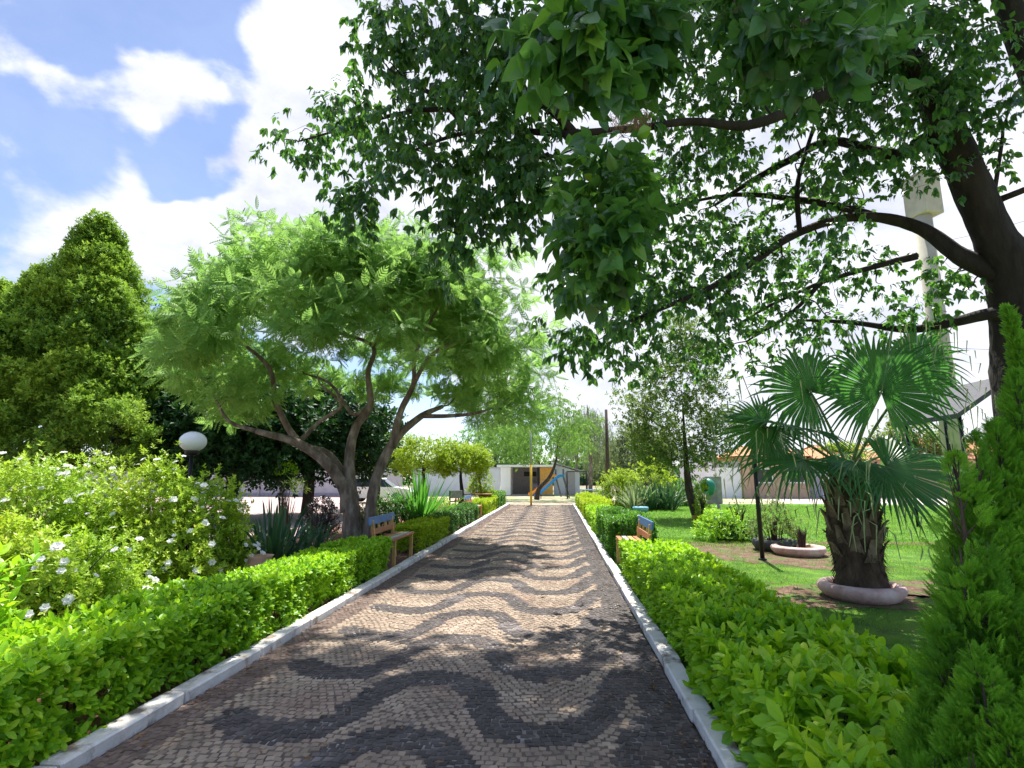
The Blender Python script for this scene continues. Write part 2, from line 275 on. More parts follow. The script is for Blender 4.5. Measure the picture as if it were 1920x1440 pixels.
        ob = bpy.data.objects.new(name, me); C.objects.link(ob)
        if parent: ob.parent = parent
        elif origin is not None: ob.location = origin
        return ob
def parent_world(p):
    v = Vector((0, 0, 0))
    while p: v = v+Vector(p.location); p = p.parent
    return v
def thing(name, label, cat, loc, group=None):
    o = bpy.data.objects.new(name, None); C.objects.link(o); o.location = loc; o.empty_display_size = .2
    o['label'] = label; o['category'] = cat
    if group: o['group'] = group
    return o
def tag(o, label, cat, group=None):
    o['label'] = label; o['category'] = cat
    if group: o['group'] = group
    return o
def struct(o): o['kind'] = 'structure'; return o
def smooth_path(pts, rad, per=5):
    pts = A(pts); rad = A(rad); n = len(pts); P = np.vstack([2*pts[0]-pts[1], pts, 2*pts[-1]-pts[-2]]); o = []; r = []
    for i in range(n-1):
        for k in range(per):
            t = k/per; a, b, c, d = P[i], P[i+1], P[i+2], P[i+3]
            o.append(.5*((2*b)+(c-a)*t+(2*a-5*b+4*c-d)*t*t+(3*b-a-3*c+d)*t**3)); r.append(rad[i]*(1-t)+rad[i+1]*t)
    o.append(pts[-1]); r.append(rad[-1]); return A(o), A(r)
# leaf templates: (x across/W, y along/L, z along normal/L), faces
T_RHOMB = (A([[0, 0, 0], [-.5, .45, .06], [0, 1, -.05], [.5, .45, .06], [0, .45, 0]]), [(0, 4, 1), (1, 4, 2), (0, 3, 4), (4, 3, 2)])
T_QUAD = (A([[0, 0, 0], [-.5, .5, .04], [0, 1, -.04], [.5, .5, .04]]), [(0, 2, 1), (0, 3, 2)])
T_OVAL = (A([[0, 0, 0], [-.34, .22, .05], [-.5, .55, .06], [-.3, .85, .0], [0, 1, -.06], [.3, .85, 0], [.5, .55, .06], [.34, .22, .05], [0, .3, 0], [0, .7, -.01]]),
          [(0, 8, 1), (1, 8, 9, 2), (2, 9, 3), (3, 9, 4), (0, 7, 8), (7, 6, 9, 8), (6, 5, 9), (5, 4, 9)])
T_OVATE = (A([[0, 0, 0], [-.42, .22, .06], [-.5, .45, .06], [-.27, .75, -.02], [0, 1, -.14], [.27, .75, -.02], [.5, .45, .06], [.42, .22, .06], [0, .35, 0], [0, .7, -.04]]),
           [(0, 8, 1), (1, 8, 2), (2, 8, 9, 3), (3, 9, 4), (0, 7, 8), (7, 6, 8), (6, 5, 9, 8), (5, 4, 9)])
def frond_template(pairs=7, pw=.07, pl=.5):
    v = []; f = []
    for k in range(pairs):
        y = .12+.83*k/(pairs-1); l = pl*math.sin(PI*(.22+.7*k/(pairs-1))); dz = -.10*y*y
        for sgn in (-1, 1):
            b = len(v); v += [[0, y-pw/2, dz], [0, y+pw/2, dz], [sgn*l, y+.16+pw/2, dz-.05], [sgn*l*.9, y+.1-pw/2, dz-.05]]
            f.append((b, b+1, b+2, b+3) if sgn < 0 else (b+3, b+2, b+1, b))
    b = len(v); v += [[-.008, 0, 0], [.008, 0, 0], [.004, 1, -.1], [-.004, 1, -.1]]; f.append((b, b+1, b+2, b+3))
    return A(v), f
T_FROND = frond_template()
def spray_template():
    v = []; f = []
    def leaf(x0, y0, x1, y1, w, z):
        d = A([x1-x0, y1-y0]); q = A([-d[1], d[0]])/max(np.linalg.norm(d), 1e-6)*w; b = len(v); mx_, my = x0*.45+x1*.55, y0*.45+y1*.55
        v.extend([[x0, y0, z], [mx_-q[0], my-q[1], z+.02], [x1, y1, z-.03], [mx_+q[0], my+q[1], z+.02]]); f.append((b, b+1, b+2, b+3))
    leaf(0, 0, 0, 1, .035, 0)
    for k in range(6):
        y = .12+k*.14
        for sgn in (-1, 1):
            l = .5-.055*k; x1, y1 = sgn*l, y+l*.75; leaf(0, y, x1, y1, .028, .01*sgn)
            for q in (.35, .6, .8): leaf(x1*q, y+(y1-y)*q, x1*q+sgn*.04, y+(y1-y)*q+.16, .03, .015)
            leaf(x1*.45, y+(y1-y)*.45, x1*.45+sgn*.15, y+(y1-y)*.45+.02, .028, .0)
    return A(v), f
T_SPRAY = spray_template()
def put_leaves(g, base, axis, nrm, L, W, tmpl, tone=None, mi=0):
    T, f = tmpl; n = len(base)
    if n == 0: return
    axis = norm(axis); nrm = norm(nrm-axis*np.sum(nrm*axis, 1, keepdims=True)); side = np.cross(axis, nrm)
    L = np.broadcast_to(A(L), (n,)); W = np.broadcast_to(A(W), (n,))
    V = base[:, None]+side[:, None]*(T[None, :, 0]*W[:, None])[..., None]+axis[:, None]*(T[None, :, 1]*L[:, None])[..., None]+nrm[:, None]*(T[None, :, 2]*L[:, None])[..., None]
    g.tiles(V, f, mi, tone)
def shoots(g, P, D, nl, L, W, tmpl, spread=.9, slen=.06, tone=None, up=.5, Lj=.3, droop=0.0, mi=0, stem_mi=None):
    """P (n,3) shoot bases, D (n,3) shoot directions; nl leaves on each, arranged round the shoot."""
    n = len(P); D = norm(D); ref = norm(np.cross(D, rand_dirs(n))); w = np.cross(D, ref)
    k = np.tile(np.arange(nl), n); i = np.repeat(np.arange(n), nl); ang = k*2.4+np.repeat(R.random(n)*6.28, nl); t = (k+.6)/nl
    rad = ref[i]*np.cos(ang)[:, None]+w[i]*np.sin(ang)[:, None]; sl = slen if np.isscalar(slen) else slen[i]
    base = P[i]+D[i]*(t*sl)[:, None]; ax = norm(D[i]*(.35+.6*t)[:, None]+rad*spread+A([0, 0, -droop]))
    ax = norm(ax+R.normal(size=ax.shape)*.12); nm = norm(D[i]*.8-rad*.3+A([0, 0, up])+R.normal(size=ax.shape)*.25)
    s = 1+(R.random(len(i))-.5)*2*Lj; Lr = (L if np.isscalar(L) else L[i])*s; Wr = (W if np.isscalar(W) else W[i])*s
    tn = None if tone is None else np.clip(tone[i]+R.normal(size=len(i))*.08+t*.1, 0, 1)
    put_leaves(g, base, ax, nm, Lr, Wr, tmpl, tn, mi)
    if stem_mi is not None:
        e = P+D*(slen if np.isscalar(slen) else slen[:, None]); q = ref*.0025
        V = np.stack([P-q, P+q, e+q*.5, e-q*.5], 1); g.tiles(V, [(0, 1, 2, 3)], stem_mi)
def vnoise(P, s, seed=0):
    """cheap smooth noise in about -1..1"""
    P = A(P)*s; rg = np.random.default_rng(seed); o = np.zeros(len(P))
    for k in range(5):
        d = rg.normal(size=3); o += np.sin(P@d+rg.random()*6.28)/(1+.25*k)
    return o/2.6
# ------------------------------------------------------------------ ground, path, kerbs
def sheet(name, outline, z, mat, jit=0.0, sub=0):
    pts = []
    n = len(outline)
    for i in range(n):
        a = A(outline[i]); b = A(outline[(i+1) % n]); m = max(1, int(np.linalg.norm(b-a)/sub)) if sub else 1
        for k in range(m): pts.append(a+(b-a)*k/m+(R.normal(size=2)*jit if jit else 0))
    g = Geo(); g.add([[p[0], p[1], z] for p in pts], [tuple(range(len(pts)))]); return struct(g.build(name, mat))
PX0, PX1 = -2.64, .85; PY0, PY1 = 1.2, 31.2
sheet('ground', [(-300, -100), (300, -100), (300, 500), (-300, 500)], -.05, M['earth'])
sheet('lawn', [(1.02, -3), (26, -3), (26, 32), (14, 33.5), (1.02, 32)], -.004, M['lawn'])
sheet('planting_bed', [(-2.82, -3), (-2.82, 31), (-7.2, 31), (-7.0, 12), (-16, 11), (-16, -3)], -.006, M['soil'])
sheet('plaza', [(-7.0, 12.2), (-7.2, 31), (-4, 33), (-4, 41), (-60, 41), (-60, 12.2)], -.02, M['plaza'])
sheet('verge', [(-12, 31.25), (1.0, 31.25), (1.0, 32.1), (14, 33.6), (14, 46), (-12, 46)], -.012, M['sand'])
sheet('street', [(14, 33.7), (70, 30), (70, 80), (14, 80)], -.016, M['street'])
def blob(name, c, rx, ry, z, mat, rot=0.0, n=110):
    ph = R.random(4)*6; o = []
    for i in range(n):
        a = i/n*2*PI; r = 1+.16*math.sin(2*a+ph[0])+.12*math.sin(3*a+ph[1])+.09*math.sin(7*a+ph[2])+.07*math.sin(13*a+ph[3])+.04*math.sin(29*a+ph[0])
        x, y = rx*r*math.cos(a), ry*r*math.sin(a); o.append((c[0]+x*math.cos(rot)-y*math.sin(rot), c[1]+x*math.sin(rot)+y*math.cos(rot)))
    g = Geo(); g.add([[p[0], p[1], z] for p in o], [tuple(range(n))]); return struct(g.build(name, mat))
SOIL = [((4.2, 12.4), 1.9, 1.7, .1), ((3.0, 8.1), 1.6, .75, -.1), ((5.6, 8.6), 1.5, .5, .1), ((7.4, 14.2), 2.2, .35, 0)]
for c, rx, ry, ro in SOIL: blob('bare_soil', c, rx*1.05, ry*1.05, .0005, M['patchy_soil'], ro)
PER = 1.045
WAVE, _ = smooth_path([(-2.2,-.3,0),(-2.0,-.43,0),(-1.8,-.48,0),(-1.56,-.42,0),(-1.44,-.2,0),(-1.37,.12,0),(-1.25,.42,0),(-1.03,.53,0),(-.78,.48,0),(-.60,.25,0),(-.52,-.05,0),(-.4,-.27,0),(-.17,-.39,0),(.07,-.33,0),(.26,-.1,0),(.37,.25,0),(.47,.6,0),(.56,.8,0)], [1]*18, 7)
def wave_dark(x, y):
    """True where the mosaic is black: borders and the sinuous bands"""
    edge = x > .55
    f = np.mod(y-4.10+PER*.5, PER)-PER*.5; best = np.full(len(x), 9.)
    for k in (-1, 0, 1):
        for p in WAVE[:, :2]: best = np.minimum(best, np.hypot(1.35*(x-p[0]), f+k*PER-p[1]))
    return edge, (best < .158)
S = .054
nx = int((PX1-PX0)/S); ny = int((PY1-PY0)/S); ii, jj = np.meshgrid(np.arange(nx), np.arange(ny)); ii = ii.ravel(); jj = jj.ravel()
cx = PX0+(ii+.5)*(PX1-PX0)/nx; cy = PY0+(jj+.5)*S
cyw = cy+.05*np.sin(cx*4.1+cy*.6)+.03*np.sin(cx*9+cy*2)+R.normal(size=len(cx))*.0035; cx = cx+.014*np.sin(cy*7+cx*2)+np.where(jj % 2 == 0, .25, -.25)*S+R.normal(size=len(cx))*.004
edge_, band_ = wave_dark(cx+R.normal(size=len(cx))*.008, cyw+R.normal(size=len(cx))*.008)
brn = (cx < -2.38+.03*np.sin(cy*3)) & ~band_; dk = edge_ | band_
n = len(cx); hs = S/2-.0016
ang = .30*np.sin(cx*5+cy*3.1)*np.cos(cy*2.3)+R.normal(size=n)*.13; sx = hs*(1.04-.30*R.random(n)); sy = hs*(1.04-.26*R.random(n)); top = .0068+R.normal(size=n)*.0009
cor = A([[-1, -1], [1, -1], [1, 1], [-1, 1]]); far = cy > 14
P = np.zeros((n, 8, 3)); dome = R.normal(size=(n, 2))*.03
for k in range(4):
    jx = cor[k, 0]*sx*(1+R.normal(size=n)*.11); jy = cor[k, 1]*sy*(1+R.normal(size=n)*.11)
    X = jx*np.cos(ang)-jy*np.sin(ang); Y = jx*np.sin(ang)+jy*np.cos(ang)
    P[:, k, 0] = cx+X*.93; P[:, k, 1] = cyw+Y*.93; P[:, k, 2] = top+X*dome[:, 0]+Y*dome[:, 1]
    P[:, k+4, 0] = cx+X; P[:, k+4, 1] = cyw+Y; P[:, k+4, 2] = top-.0035
fs = [(0, 1, 2, 3), (0, 4, 5, 1), (1, 5, 6, 2), (2, 6, 7, 3), (3, 7, 4, 0)]
g = Geo(); g.tiles(P[~dk & ~brn], fs, 0); g.tiles(P[dk], fs, 1); g.tiles(P[brn], fs, 2)
struct(g.build('path_mosaic', [M['light_stone'], M['dark_stone'], M['brown_stone']]))
g = Geo(); q = np.zeros((n, 4, 3)); gx = PX0+(ii+.5)*(PX1-PX0)/nx; w = (PX1-PX0)/nx/2
for k in range(4): q[:, k, 0] = gx+cor[k, 0]*w; q[:, k, 1] = cy+cor[k, 1]*S/2; q[:, k, 2] = .0035
g.tiles(q[~dk], [(0, 1, 2, 3)], 0); g.tiles(q[dk], [(0, 1, 2, 3)], 1)
struct(g.build('path_bed', [M['joint_dark'], M['joint_pale']]))
def kerb(name, x0, x1, y0, y1):
    g = Geo(); y = y0; k = 0
    while y < y1:
        l = min(1.0, y1-y); dx = R.normal()*.006; dz = R.normal()*.005
        g.box(((x0+x1)/2+dx, y+l/2, .03+dz), (x1-x0+R.normal()*.003, l-.014, .10), R.normal()*.006, 0, 0, .012); y += l; k += 1
    return struct(g.build(name, M['kerb']))
kerb('kerb_left', -2.80, -2.655, 1.0, 31.2); kerb('kerb_right', .865, 1.005, 1.0, 31.2)
# ------------------------------------------------------------------ hedges
def hedge(x0, x1, y0, y1, h, mat, label, L=.05, dens=520, group='clipped hedges along the path', tmpl=T_OVAL, seed=1, amp=.05, nl=7, tonebias=0.0):
    root = thing('hedge', label, 'hedge', ((x0+x1)/2, (y0+y1)/2, 0), group); g = Geo(); W, D = x1-x0, y1-y0
    def hh(x, y): return h*(1-.05*np.abs((x-(x0+x1)/2)/(W/2))**3)+amp*vnoise(np.stack([x, y, x*0], 1), 3.2, seed)+amp*.5*vnoise(np.stack([x, y, x*0], 1), 9, seed+1)
    n = int(W*D*dens); x = x0+R.random(n)*W; y = y0+R.random(n)*D; dep = R.random(n)**2*.16; z = hh(x, y)-dep-L*.8
    Pn = np.stack([x, y, z], 1); Dn = norm(np.stack([(x-(x0+x1)/2)/W*.9, R.normal(size=n)*.25, np.full(n, 1.)], 1)+R.normal(size=(n, 3))*.28)
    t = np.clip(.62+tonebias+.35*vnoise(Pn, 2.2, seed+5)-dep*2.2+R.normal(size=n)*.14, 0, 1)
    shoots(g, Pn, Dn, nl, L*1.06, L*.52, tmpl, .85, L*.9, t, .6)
    for ax, sgn, ln in ((0, -1, D), (0, 1, D), (1, -1, W), (1, 1, W)):
        n = int(ln*h*dens*1.05); u = R.random(n)*ln; v = .03+R.random(n)**.85*(h-.05); dep = R.random(n)**2*.13+L*.5
        wob = .05*vnoise(np.stack([u, v, u*0+ax*7+sgn], 1), 4, seed+3)
        if ax == 0: Pn = np.stack([np.full(n, x0 if sgn < 0 else x1)+sgn*(wob-dep), y0+u, v], 1); O = A([sgn, 0, 0])
        else: Pn = np.stack([x0+u, np.full(n, y0 if sgn < 0 else y1)+sgn*(wob-dep), v], 1); O = A([0, sgn, 0])
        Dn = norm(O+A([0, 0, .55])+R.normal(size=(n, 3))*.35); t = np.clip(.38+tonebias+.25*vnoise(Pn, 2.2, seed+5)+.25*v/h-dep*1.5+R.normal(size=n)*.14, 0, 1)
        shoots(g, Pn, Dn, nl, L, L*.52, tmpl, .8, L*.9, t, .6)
    s = g; n = int(W*D*14)+6
    for k in range(n):
        x = x0+.1+random.random()*(W-.2); y = y0+.05+random.random()*(D-.1); a = random.random()*6.28
        s.tube([(x, y, -.01), (x+.02*math.cos(a), y+.02*math.sin(a), h*.35), (x+.08*math.cos(a), y+.08*math.sin(a), h*.8)], [.008, .006, .003], 5, 1)
    g.build('foliage', [mat, M['bark']], root); return root
HL = []
hedge(-3.62, -2.84, 1.5, 5.2, .60, M['hedge'], 'near bright lime hedge at the bottom left with large leaves beside the white kerb', .062, 430, seed=2, amp=.065, tonebias=.2)
hedge(-3.5, -2.84, 5.15, 9.35, .56, M['hedge'], 'clipped green hedge ending at the wooden bench on the left', .05, 560, seed=3, amp=.045, tonebias=.0)
hedge(-3.45, -2.86, 11.6, 14.6, .55, M['hedge_yellow'], 'short yellow green hedge just beyond the left wooden bench', .05, 420, tmpl=T_RHOMB, seed=4, amp=.09)
hedge(-3.5, -2.86, 14.55, 20.0, .58, M['hedge_dark'], 'dark green stretch of hedge in the middle of the left row', .055, 320, tmpl=T_RHOMB, seed=5, amp=.08)
hedge(-3.45, -2.84, 21.8, 26.3, .62, M['hedge_yellow'], 'yellow hedge beyond the far left bench', .06, 300, tmpl=T_QUAD, seed=6, amp=.1)
hedge(-3.6, -2.84, 26.3, 30.6, .75, M['hedge_mid'], 'green hedge at the far end of the left row by the path end', .06, 260, tmpl=T_QUAD, seed=7, amp=.14)
hedge(1.02, 2.10, 1.6, 4.6, .50, M['hedge'], 'nearest right hedge with broad bright leaves beside the feathery conifer', .092, 185, seed=8, amp=.07, nl=6, tonebias=.14)
hedge(1.02, 1.95, 4.55, 9.25, .56, M['hedge'], 'bright green right hedge reaching to the blue backed bench', .062, 400, seed=9, amp=.06, nl=6, tonebias=.06)
hedge(1.03, 1.85, 10.95, 14.6, .74, M['hedge_mid'], 'mid green shaggy hedge just beyond the right bench', .06, 340, tmpl=T_RHOMB, seed=10, amp=.12)
hedge(1.03, 1.75, 14.6, 20.0, .58, M['hedge'], 'lighter green hedge in the middle of the right row', .06, 280, tmpl=T_QUAD, seed=11, amp=.1)
hedge(1.03, 1.95, 20.0, 30.0, .66, M['hedge_yellow'], 'yellow green hedge at the far end of the right row', .065, 240, tmpl=T_QUAD, seed=12, amp=.12)
# ------------------------------------------------------------------ benches
def bench(loc, rz, label, back=True):
    """long axis along local y, sitter faces local +x"""
    root = thing('park_bench', label, 'bench', loc, 'wooden benches set in the hedge gaps')
    m = Matrix.Rotation(rz, 3, 'Z'); o = Vector(loc)
    def bx(g, c, s, ry=0.0, bev=.005):
        gg = Geo(); gg.box((0, 0, 0), s, bevel=bev); V = gg.V[0]; q = np.array(m @ Matrix.Rotation(ry, 3, 'Y')); V = V@q.T+A(o+m@Vector(c)); g.add(V, [tuple(f) for f in split(gg)])
    def split(gg):
        L = gg.L[0]; out_ = []; k = 0
        for c in gg.N[0]: out_.append(tuple(L[k:k+c])); k += c
        return out_
    for k, (x, mt) in enumerate(((.02, 'slat_orange'), (.125, 'slat_grey'), (.23, 'slat_yellow'), (.335, 'slat_orange'))):
        g = Geo(); bx(g, (-x, 0, .46), (.085, 1.5, .032)); g.build('seat_slat', M[mt], root)
    for y in (-.58, .58):
        g = Geo(); bx(g, (0.0, y, .222), (.06, .06, .444)); g.build('leg', M['slat_yellow'], root)
        g = Geo(); bx(g, (-.37, y, .40), (.055, .06, .80), -.14); g.build('back_post', M['slat_yellow'], root)
        g = Geo(); bx(g, (-.18, y, .418), (.34, .05, .05)); g.build('seat_bearer', M['slat_yellow'], root)
    g = Geo(); bx(g, (-.385, 0, .60), (.025, 1.46, .10), -.14); g.build('back_rail', M['slat_orange'], root)
    g = Geo(); bx(g, (-.425, 0, .79), (.03, 1.56, .14), -.14, .008); g.build('back_board', M['blue'], root)
    for y in (-.2, .2):
        g = Geo(); bx(g, (-.418, y, .66), (.03, .08, .22), -.14); g.build('back_batten', M['slat_yellow'], root)
bench((-2.93, 10.5, 0), 0, 'wooden bench with blue top board between the left hedges, near the forked tree')
bench((-2.95, 20.9, 0), 0, 'far wooden bench between dark and yellow hedges on the left')
bench((1.12, 10.05, 0), PI, 'bench with blue back board half sunk in the right hedge')
# ------------------------------------------------------------------ grass
def grass():
    g = Geo(); n = 120000; r = R.random(n); x = 1.9+R.random(n)*8.5; y = 3.0+R.random(n)**1.3*12
    P_ = np.stack([x, y, np.zeros(n)], 1); keep = vnoise(P_, 1.6, 44)+R.random(n)*.8 > .05
    for c, rx, ry, ro in SOIL: keep &= (((x-c[0])/rx)**2+((y-c[1])/ry)**2 >  .62+.45*vnoise(P_, 4, 9)+.6*R.random(n)) | (R.random(n) < .22)
    P_ = P_[keep]; n = len(P_); a = R.random(n)*6.28; ax = norm(np.stack([np.cos(a)*.6, np.sin(a)*.6, np.full(n, 1.)], 1)+R.normal(size=(n, 3))*.2)
    put_leaves(g, P_, ax, rand_dirs(n), .02+.028*R.random(n), .006, T_QUAD, np.clip(.5+.3*vnoise(P_, .9, 3)+R.normal(size=n)*.12, 0, 1))
    o = g.build('lawn_grass', M['grass']); o['kind'] = 'stuff'
    g = Geo(); n = 60000; x = 1.9+R.random(n)*16; y = 13+R.random(n)*18; P_ = np.stack([x, y, np.zeros(n)], 1); a = R.random(n)*6.28
    put_leaves(g, P_, norm(np.stack([np.cos(a)*.6, np.sin(a)*.6, np.full(n, 1.)], 1)), rand_dirs(n), .04+.03*R.random(n), .014, T_QUAD, np.clip(.65+.3*vnoise(P_, .6, 3), 0, 1))
    o = g.build('distant_lawn_grass', M['grass']); o['kind'] = 'stuff'
    g = Geo(); n = 2600; ks = R.random(n) < .45; x = np.concatenate([np.where(ks, np.where(R.random(n) < .5, -2.62+np.abs(R.normal(size=n))*.09, .83-np.abs(R.normal(size=n))*.09), -2.6+R.random(n)*3.4), 2+R.random(n)*6, -7+R.random(n)*3.5]); y = np.concatenate([2.5+R.random(n)**1.5*20, 6+R.random(n)*8, 6+R.random(n)*12])
    k = R.random(3*n) < np.concatenate([np.full(n, .5), np.full(n, .5), np.full(n, .6)]); P_ = np.stack([x, y, np.full(3*n, .017)], 1)[k]; n = len(P_); a = R.random(n)*6.28
    put_leaves(g, P_, np.stack([np.cos(a), np.sin(a), R.random(n)*.25], 1), A([0, 0, 1.])+R.normal(size=(n, 3))*.25, .018+.05*R.random(n)**2, .008+.018*R.random(n), T_QUAD, R.random(n))
    o = g.build('fallen_leaves', M['dry_leaf']); o['kind'] = 'stuff'
grass()
# ------------------------------------------------------------------ trees
def grow(g, nodes, targets, mi=0, k_len=.011, rmin=.006, sides=6, wob=.12):
    """joins each target to the nearest skeleton node with a bent twig; returns tips"""
    NP = [A(p) for p, r in nodes]; NR = [r for p, r in nodes]; ts = [A(t) for t in targets]
    dd = [min(np.linalg.norm(t-p) for p in NP) for t in ts]
    for idx in np.argsort(dd):
        t = ts[idx]; arr = A(NP); d = np.linalg.norm(arr-t, axis=1)+.15*(1/(A(NR)+.03))*.05; j = int(np.argmin(d)); p = NP[j]; l = np.linalg.norm(t-p)
        if l < .05: continue
        r0 = min(NR[j]*.75, rmin+k_len*l+.004); m1 = p+(t-p)*.35+R.normal(size=3)*l*wob+A([0, 0, l*.05]); m2 = p+(t-p)*.7+R.normal(size=3)*l*wob
        pp, rr = smooth_path([p, m1, m2, t], [r0, r0*.8, r0*.6, max(rmin*.5, r0*.3)], 4); g.tube(pp, rr, sides, mi, .06, cap=False)
        for q in range(3, len(pp), 3): NP.append(pp[q]); NR.append(rr[q])
def limb(g, pts, rad, nodes, sides=10, rough=.12, per=5):
    pp, rr = smooth_path(pts, rad, per); g.tube(pp, rr, sides, 0, rough)
    for k in range(1, len(pp)): nodes.append((pp[k], rr[k]))
def crown_shell(c, rx, ry, rz, n, inner=.55, bottom=-.8):
    d = rand_dirs(n*2); d = d[d[:, 2] > bottom][:n]; r = inner+(1-inner)*R.random(len(d))**.6
    return A(c)+d*r[:, None]*A([rx, ry, rz])
# --- feathery umbrella tree, left of the path
def feather_tree():
    Y = 13.2; b = at(668, 1003, Y); b.z = 0; root = thing('feathery_tree', 'spreading tree with forked grey trunk and ferny light leaves left of the path', 'tree', b, 'trees in the square')
    def q(px, py, dy=0): return at(px, py, Y+dy)
    g = Geo(); nodes = []; base = Vector((b.x, Y, -.05))
    fork = [([base+Vector((-.12, 0, 0)), q(655, 940), q(618, 875, -.3), q(560, 832, -.6), q(480, 808, -.9)], [.26, .2, .17, .14, .08]),
            ([q(650, 960), q(645, 900, .1), q(612, 852, .0), q(560, 830, -.2), q(520, 760, -.4), q(505, 690, -.6), q(450, 640, -.8)], [.18, .15, .14, .12, .09, .07, .04]),
            ([base, q(658, 930), q(655, 860, .1), q(668, 800, .3), q(694, 760, .4), q(690, 700, .4), q(700, 650, .4), q(640, 625, .2), q(590, 610, 0)], [.3, .2, .15, .13, .11, .09, .07, .05, .03]),
            ([base+Vector((.25, .1, 0)), q(696, 940), q(712, 880, .1), q(745, 820, .3), q(790, 780, .6), q(830, 762, .9)], [.22, .17, .15, .13, .1, .07]),
            ([q(735, 840, .2), q(752, 770, .2), q(775, 720, .1), q(780, 660, 0), q(830, 560, -.2)], [.13, .1, .08, .06, .03]),
            ([q(560, 830, -.2), q(600, 790, -.1), q(640, 760, -.3), q(600, 720, -.7)], [.08, .06, .05, .03]),
            ([q(694, 760, .4), q(660, 775, .8), q(620, 720, 1.3), q(570, 700, 1.8)], [.07, .06, .05, .03]),
            ([q(775, 720, .1), q(810, 665, -.4), q(870, 640, -.9), q(930, 650, -1.2)], [.07, .06, .05, .03]),
            ([q(790, 780, .6), q(840, 780, .3), q(890, 775, 0), q(940, 760, -.2)], [.08, .06, .045, .025]),
            ([q(700, 650, .4), q(740, 600, .9), q(790, 560, 1.4), q(800, 500, 1.6)], [.06, .05, .04, .02]),
            ([q(480, 808, -.9), q(430, 790, -1.1), q(400, 740, -1.2)], [.07, .05, .03])]
    for pts, rad in fork: limb(g, pts, [v*.8 for v in rad], nodes)
    cx0 = at(640, 700, Y); cl = []
    # umbrella-shaped crown: clumps on a dome shell, denser on top
    for k in range(300):
        a = R.random()*6.28; rr = math.sqrt(R.random()); x = rr*math.cos(a)*4.2; y = rr*math.sin(a)*3.9
        top = 2.2*math.sqrt(max(0, 1-rr**2))**.8; lay = R.random()
        z = 5.1+top*(1-.5*lay*(R.random()))-(.9*rr**2)+R.normal()*.25
        if rr > .82: z -= R.random()*.9
        if x > 2.4: z -= (x-2.4)*.22
        cl.append((cx0.x+x+.45, Y+y-.2, z-.1))
    for px, py in ((470, 420), (540, 430), (400, 500), (620, 430), (700, 440), (760, 430), (900, 490), (950, 480), (840, 470), (980, 560), (1000, 620), (400, 640), (370, 700), (420, 760), (450, 690), (960, 690), (990, 650), (600, 660), (760, 640), (390, 700), (430, 720), (480, 740), (440, 770), (400, 760), (510, 690), (880, 700), (930, 720), (970, 730), (860, 740), (910, 670), (940, 750), (560, 640), (530, 600), (410, 790), (450, 780), (385, 730), (360, 680), (430, 740), (470, 760), (345, 640), (980, 760), (1000, 700), (900, 780), (950, 780), (870, 760)):
        cl.append(tuple(q(px, py, R.normal()*.8)))
    cl = A(cl); grow(g, nodes, cl, k_len=.012, rmin=.012); g.build('trunk', M['bark_feather'], root)
    lg = Geo()
    for c in cl:
        n = 14; d = rand_dirs(n); d[:, 2] = d[:, 2]*.3+.05; P_ = c+d*(R.random(n)**.5*.6)[:, None]
        t = np.clip(.5+R.normal()*.16+.25*vnoise(c[None], 1.1, 9)[0]+R.normal(size=n)*.12, 0, 1)
        shoots(lg, P_, norm(d+A([0, 0, .15])+R.normal(size=(n, 3))*.3), 5, .30, .15, T_FROND, .9, .14, t, 1.0, droop=.25)
    lg.build('crown', M['feather'], root)
feather_tree()
# --- generic leafy trees
def leafy_tree(name, label, base, height, crown, leaf, L, mat, trunk_r=.15, bark='bark', group='trees in the square', clump=.5, per=14, nl=6, tmpl=T_QUAD, trunk_pts=None, droop=0.0, up=.6, shape=None, W=.5, sides=8, flat=1.0, twigs=True, tone_s=1.2, cat='tree'):
    base = Vector(base); root = thing(name, label, cat, base, group); g = Geo(); nodes = []
    tp = trunk_pts or [base+Vector((0, 0, -.05)), base+Vector((.03, .02, height*.3)), base+Vector((-.04, 0, height*.6)), base+Vector((0, 0, height*.85))]
    if trunk_pts: limb(g, tp, list(np.linspace(trunk_r*1.2, trunk_r*.2, len(tp))), nodes, sides)
    else: limb(g, tp, [trunk_r*1.25, trunk_r, trunk_r*.7, trunk_r*.25], nodes, sides)
    cl = crown if isinstance(crown, np.ndarray) else A(crown)
    if twigs: grow(g, nodes, cl[:: max(1, len(cl)//140)], sides=5)
    g.build('trunk', M[bark], root); lg = Geo()
    n = per*len(cl); i = np.repeat(np.arange(len(cl)), per); d = rand_dirs(n); d[:, 2] *= flat
    P_ = cl[i]+d*(R.random(n)**.45*clump)[:, None]; t = np.clip(.45+.3*vnoise(cl, tone_s, 21)[i]+.12*d[:, 2]+R.normal(size=n)*.1, 0, 1)
    shoots(lg, P_, norm(d*.7+A([0, 0, up])+R.normal(size=(n, 3))*.35), nl, L, L*W, tmpl, .9, L*.9, t, .7, droop=droop)
    lg.build('crown', mat, root); return root
def conical(c, h, r, n, z0=1.0, seed=0, top=.12):
    cl = []
    for k in range(n):
        u = R.random()**.8; z = z0+(h-z0)*u; a = R.random()*6.28
        rad = r*((1-u)**.9+top*.25)*(.72+.28*R.random())*(1+.16*math.sin(a*3+z*1.3+seed)+.14*math.sin(z*3.1+a*2+seed)); cl.append((c[0]+rad*math.cos(a), c[1]+rad*math.sin(a), z+R.normal()*.12))
    return A(cl)
def lumpy(cl, n, rad):
    c = cl[R.choice(len(cl), n, False)]; d = np.array([np.argmin(np.linalg.norm(c-p, axis=1)) for p in cl]); k = R.random(len(cl))[:, None]**.5
    q = c[d]; v = norm(cl-q); return np.where(np.linalg.norm(cl-q, axis=1)[:, None] > rad, q+v*rad*k, cl)
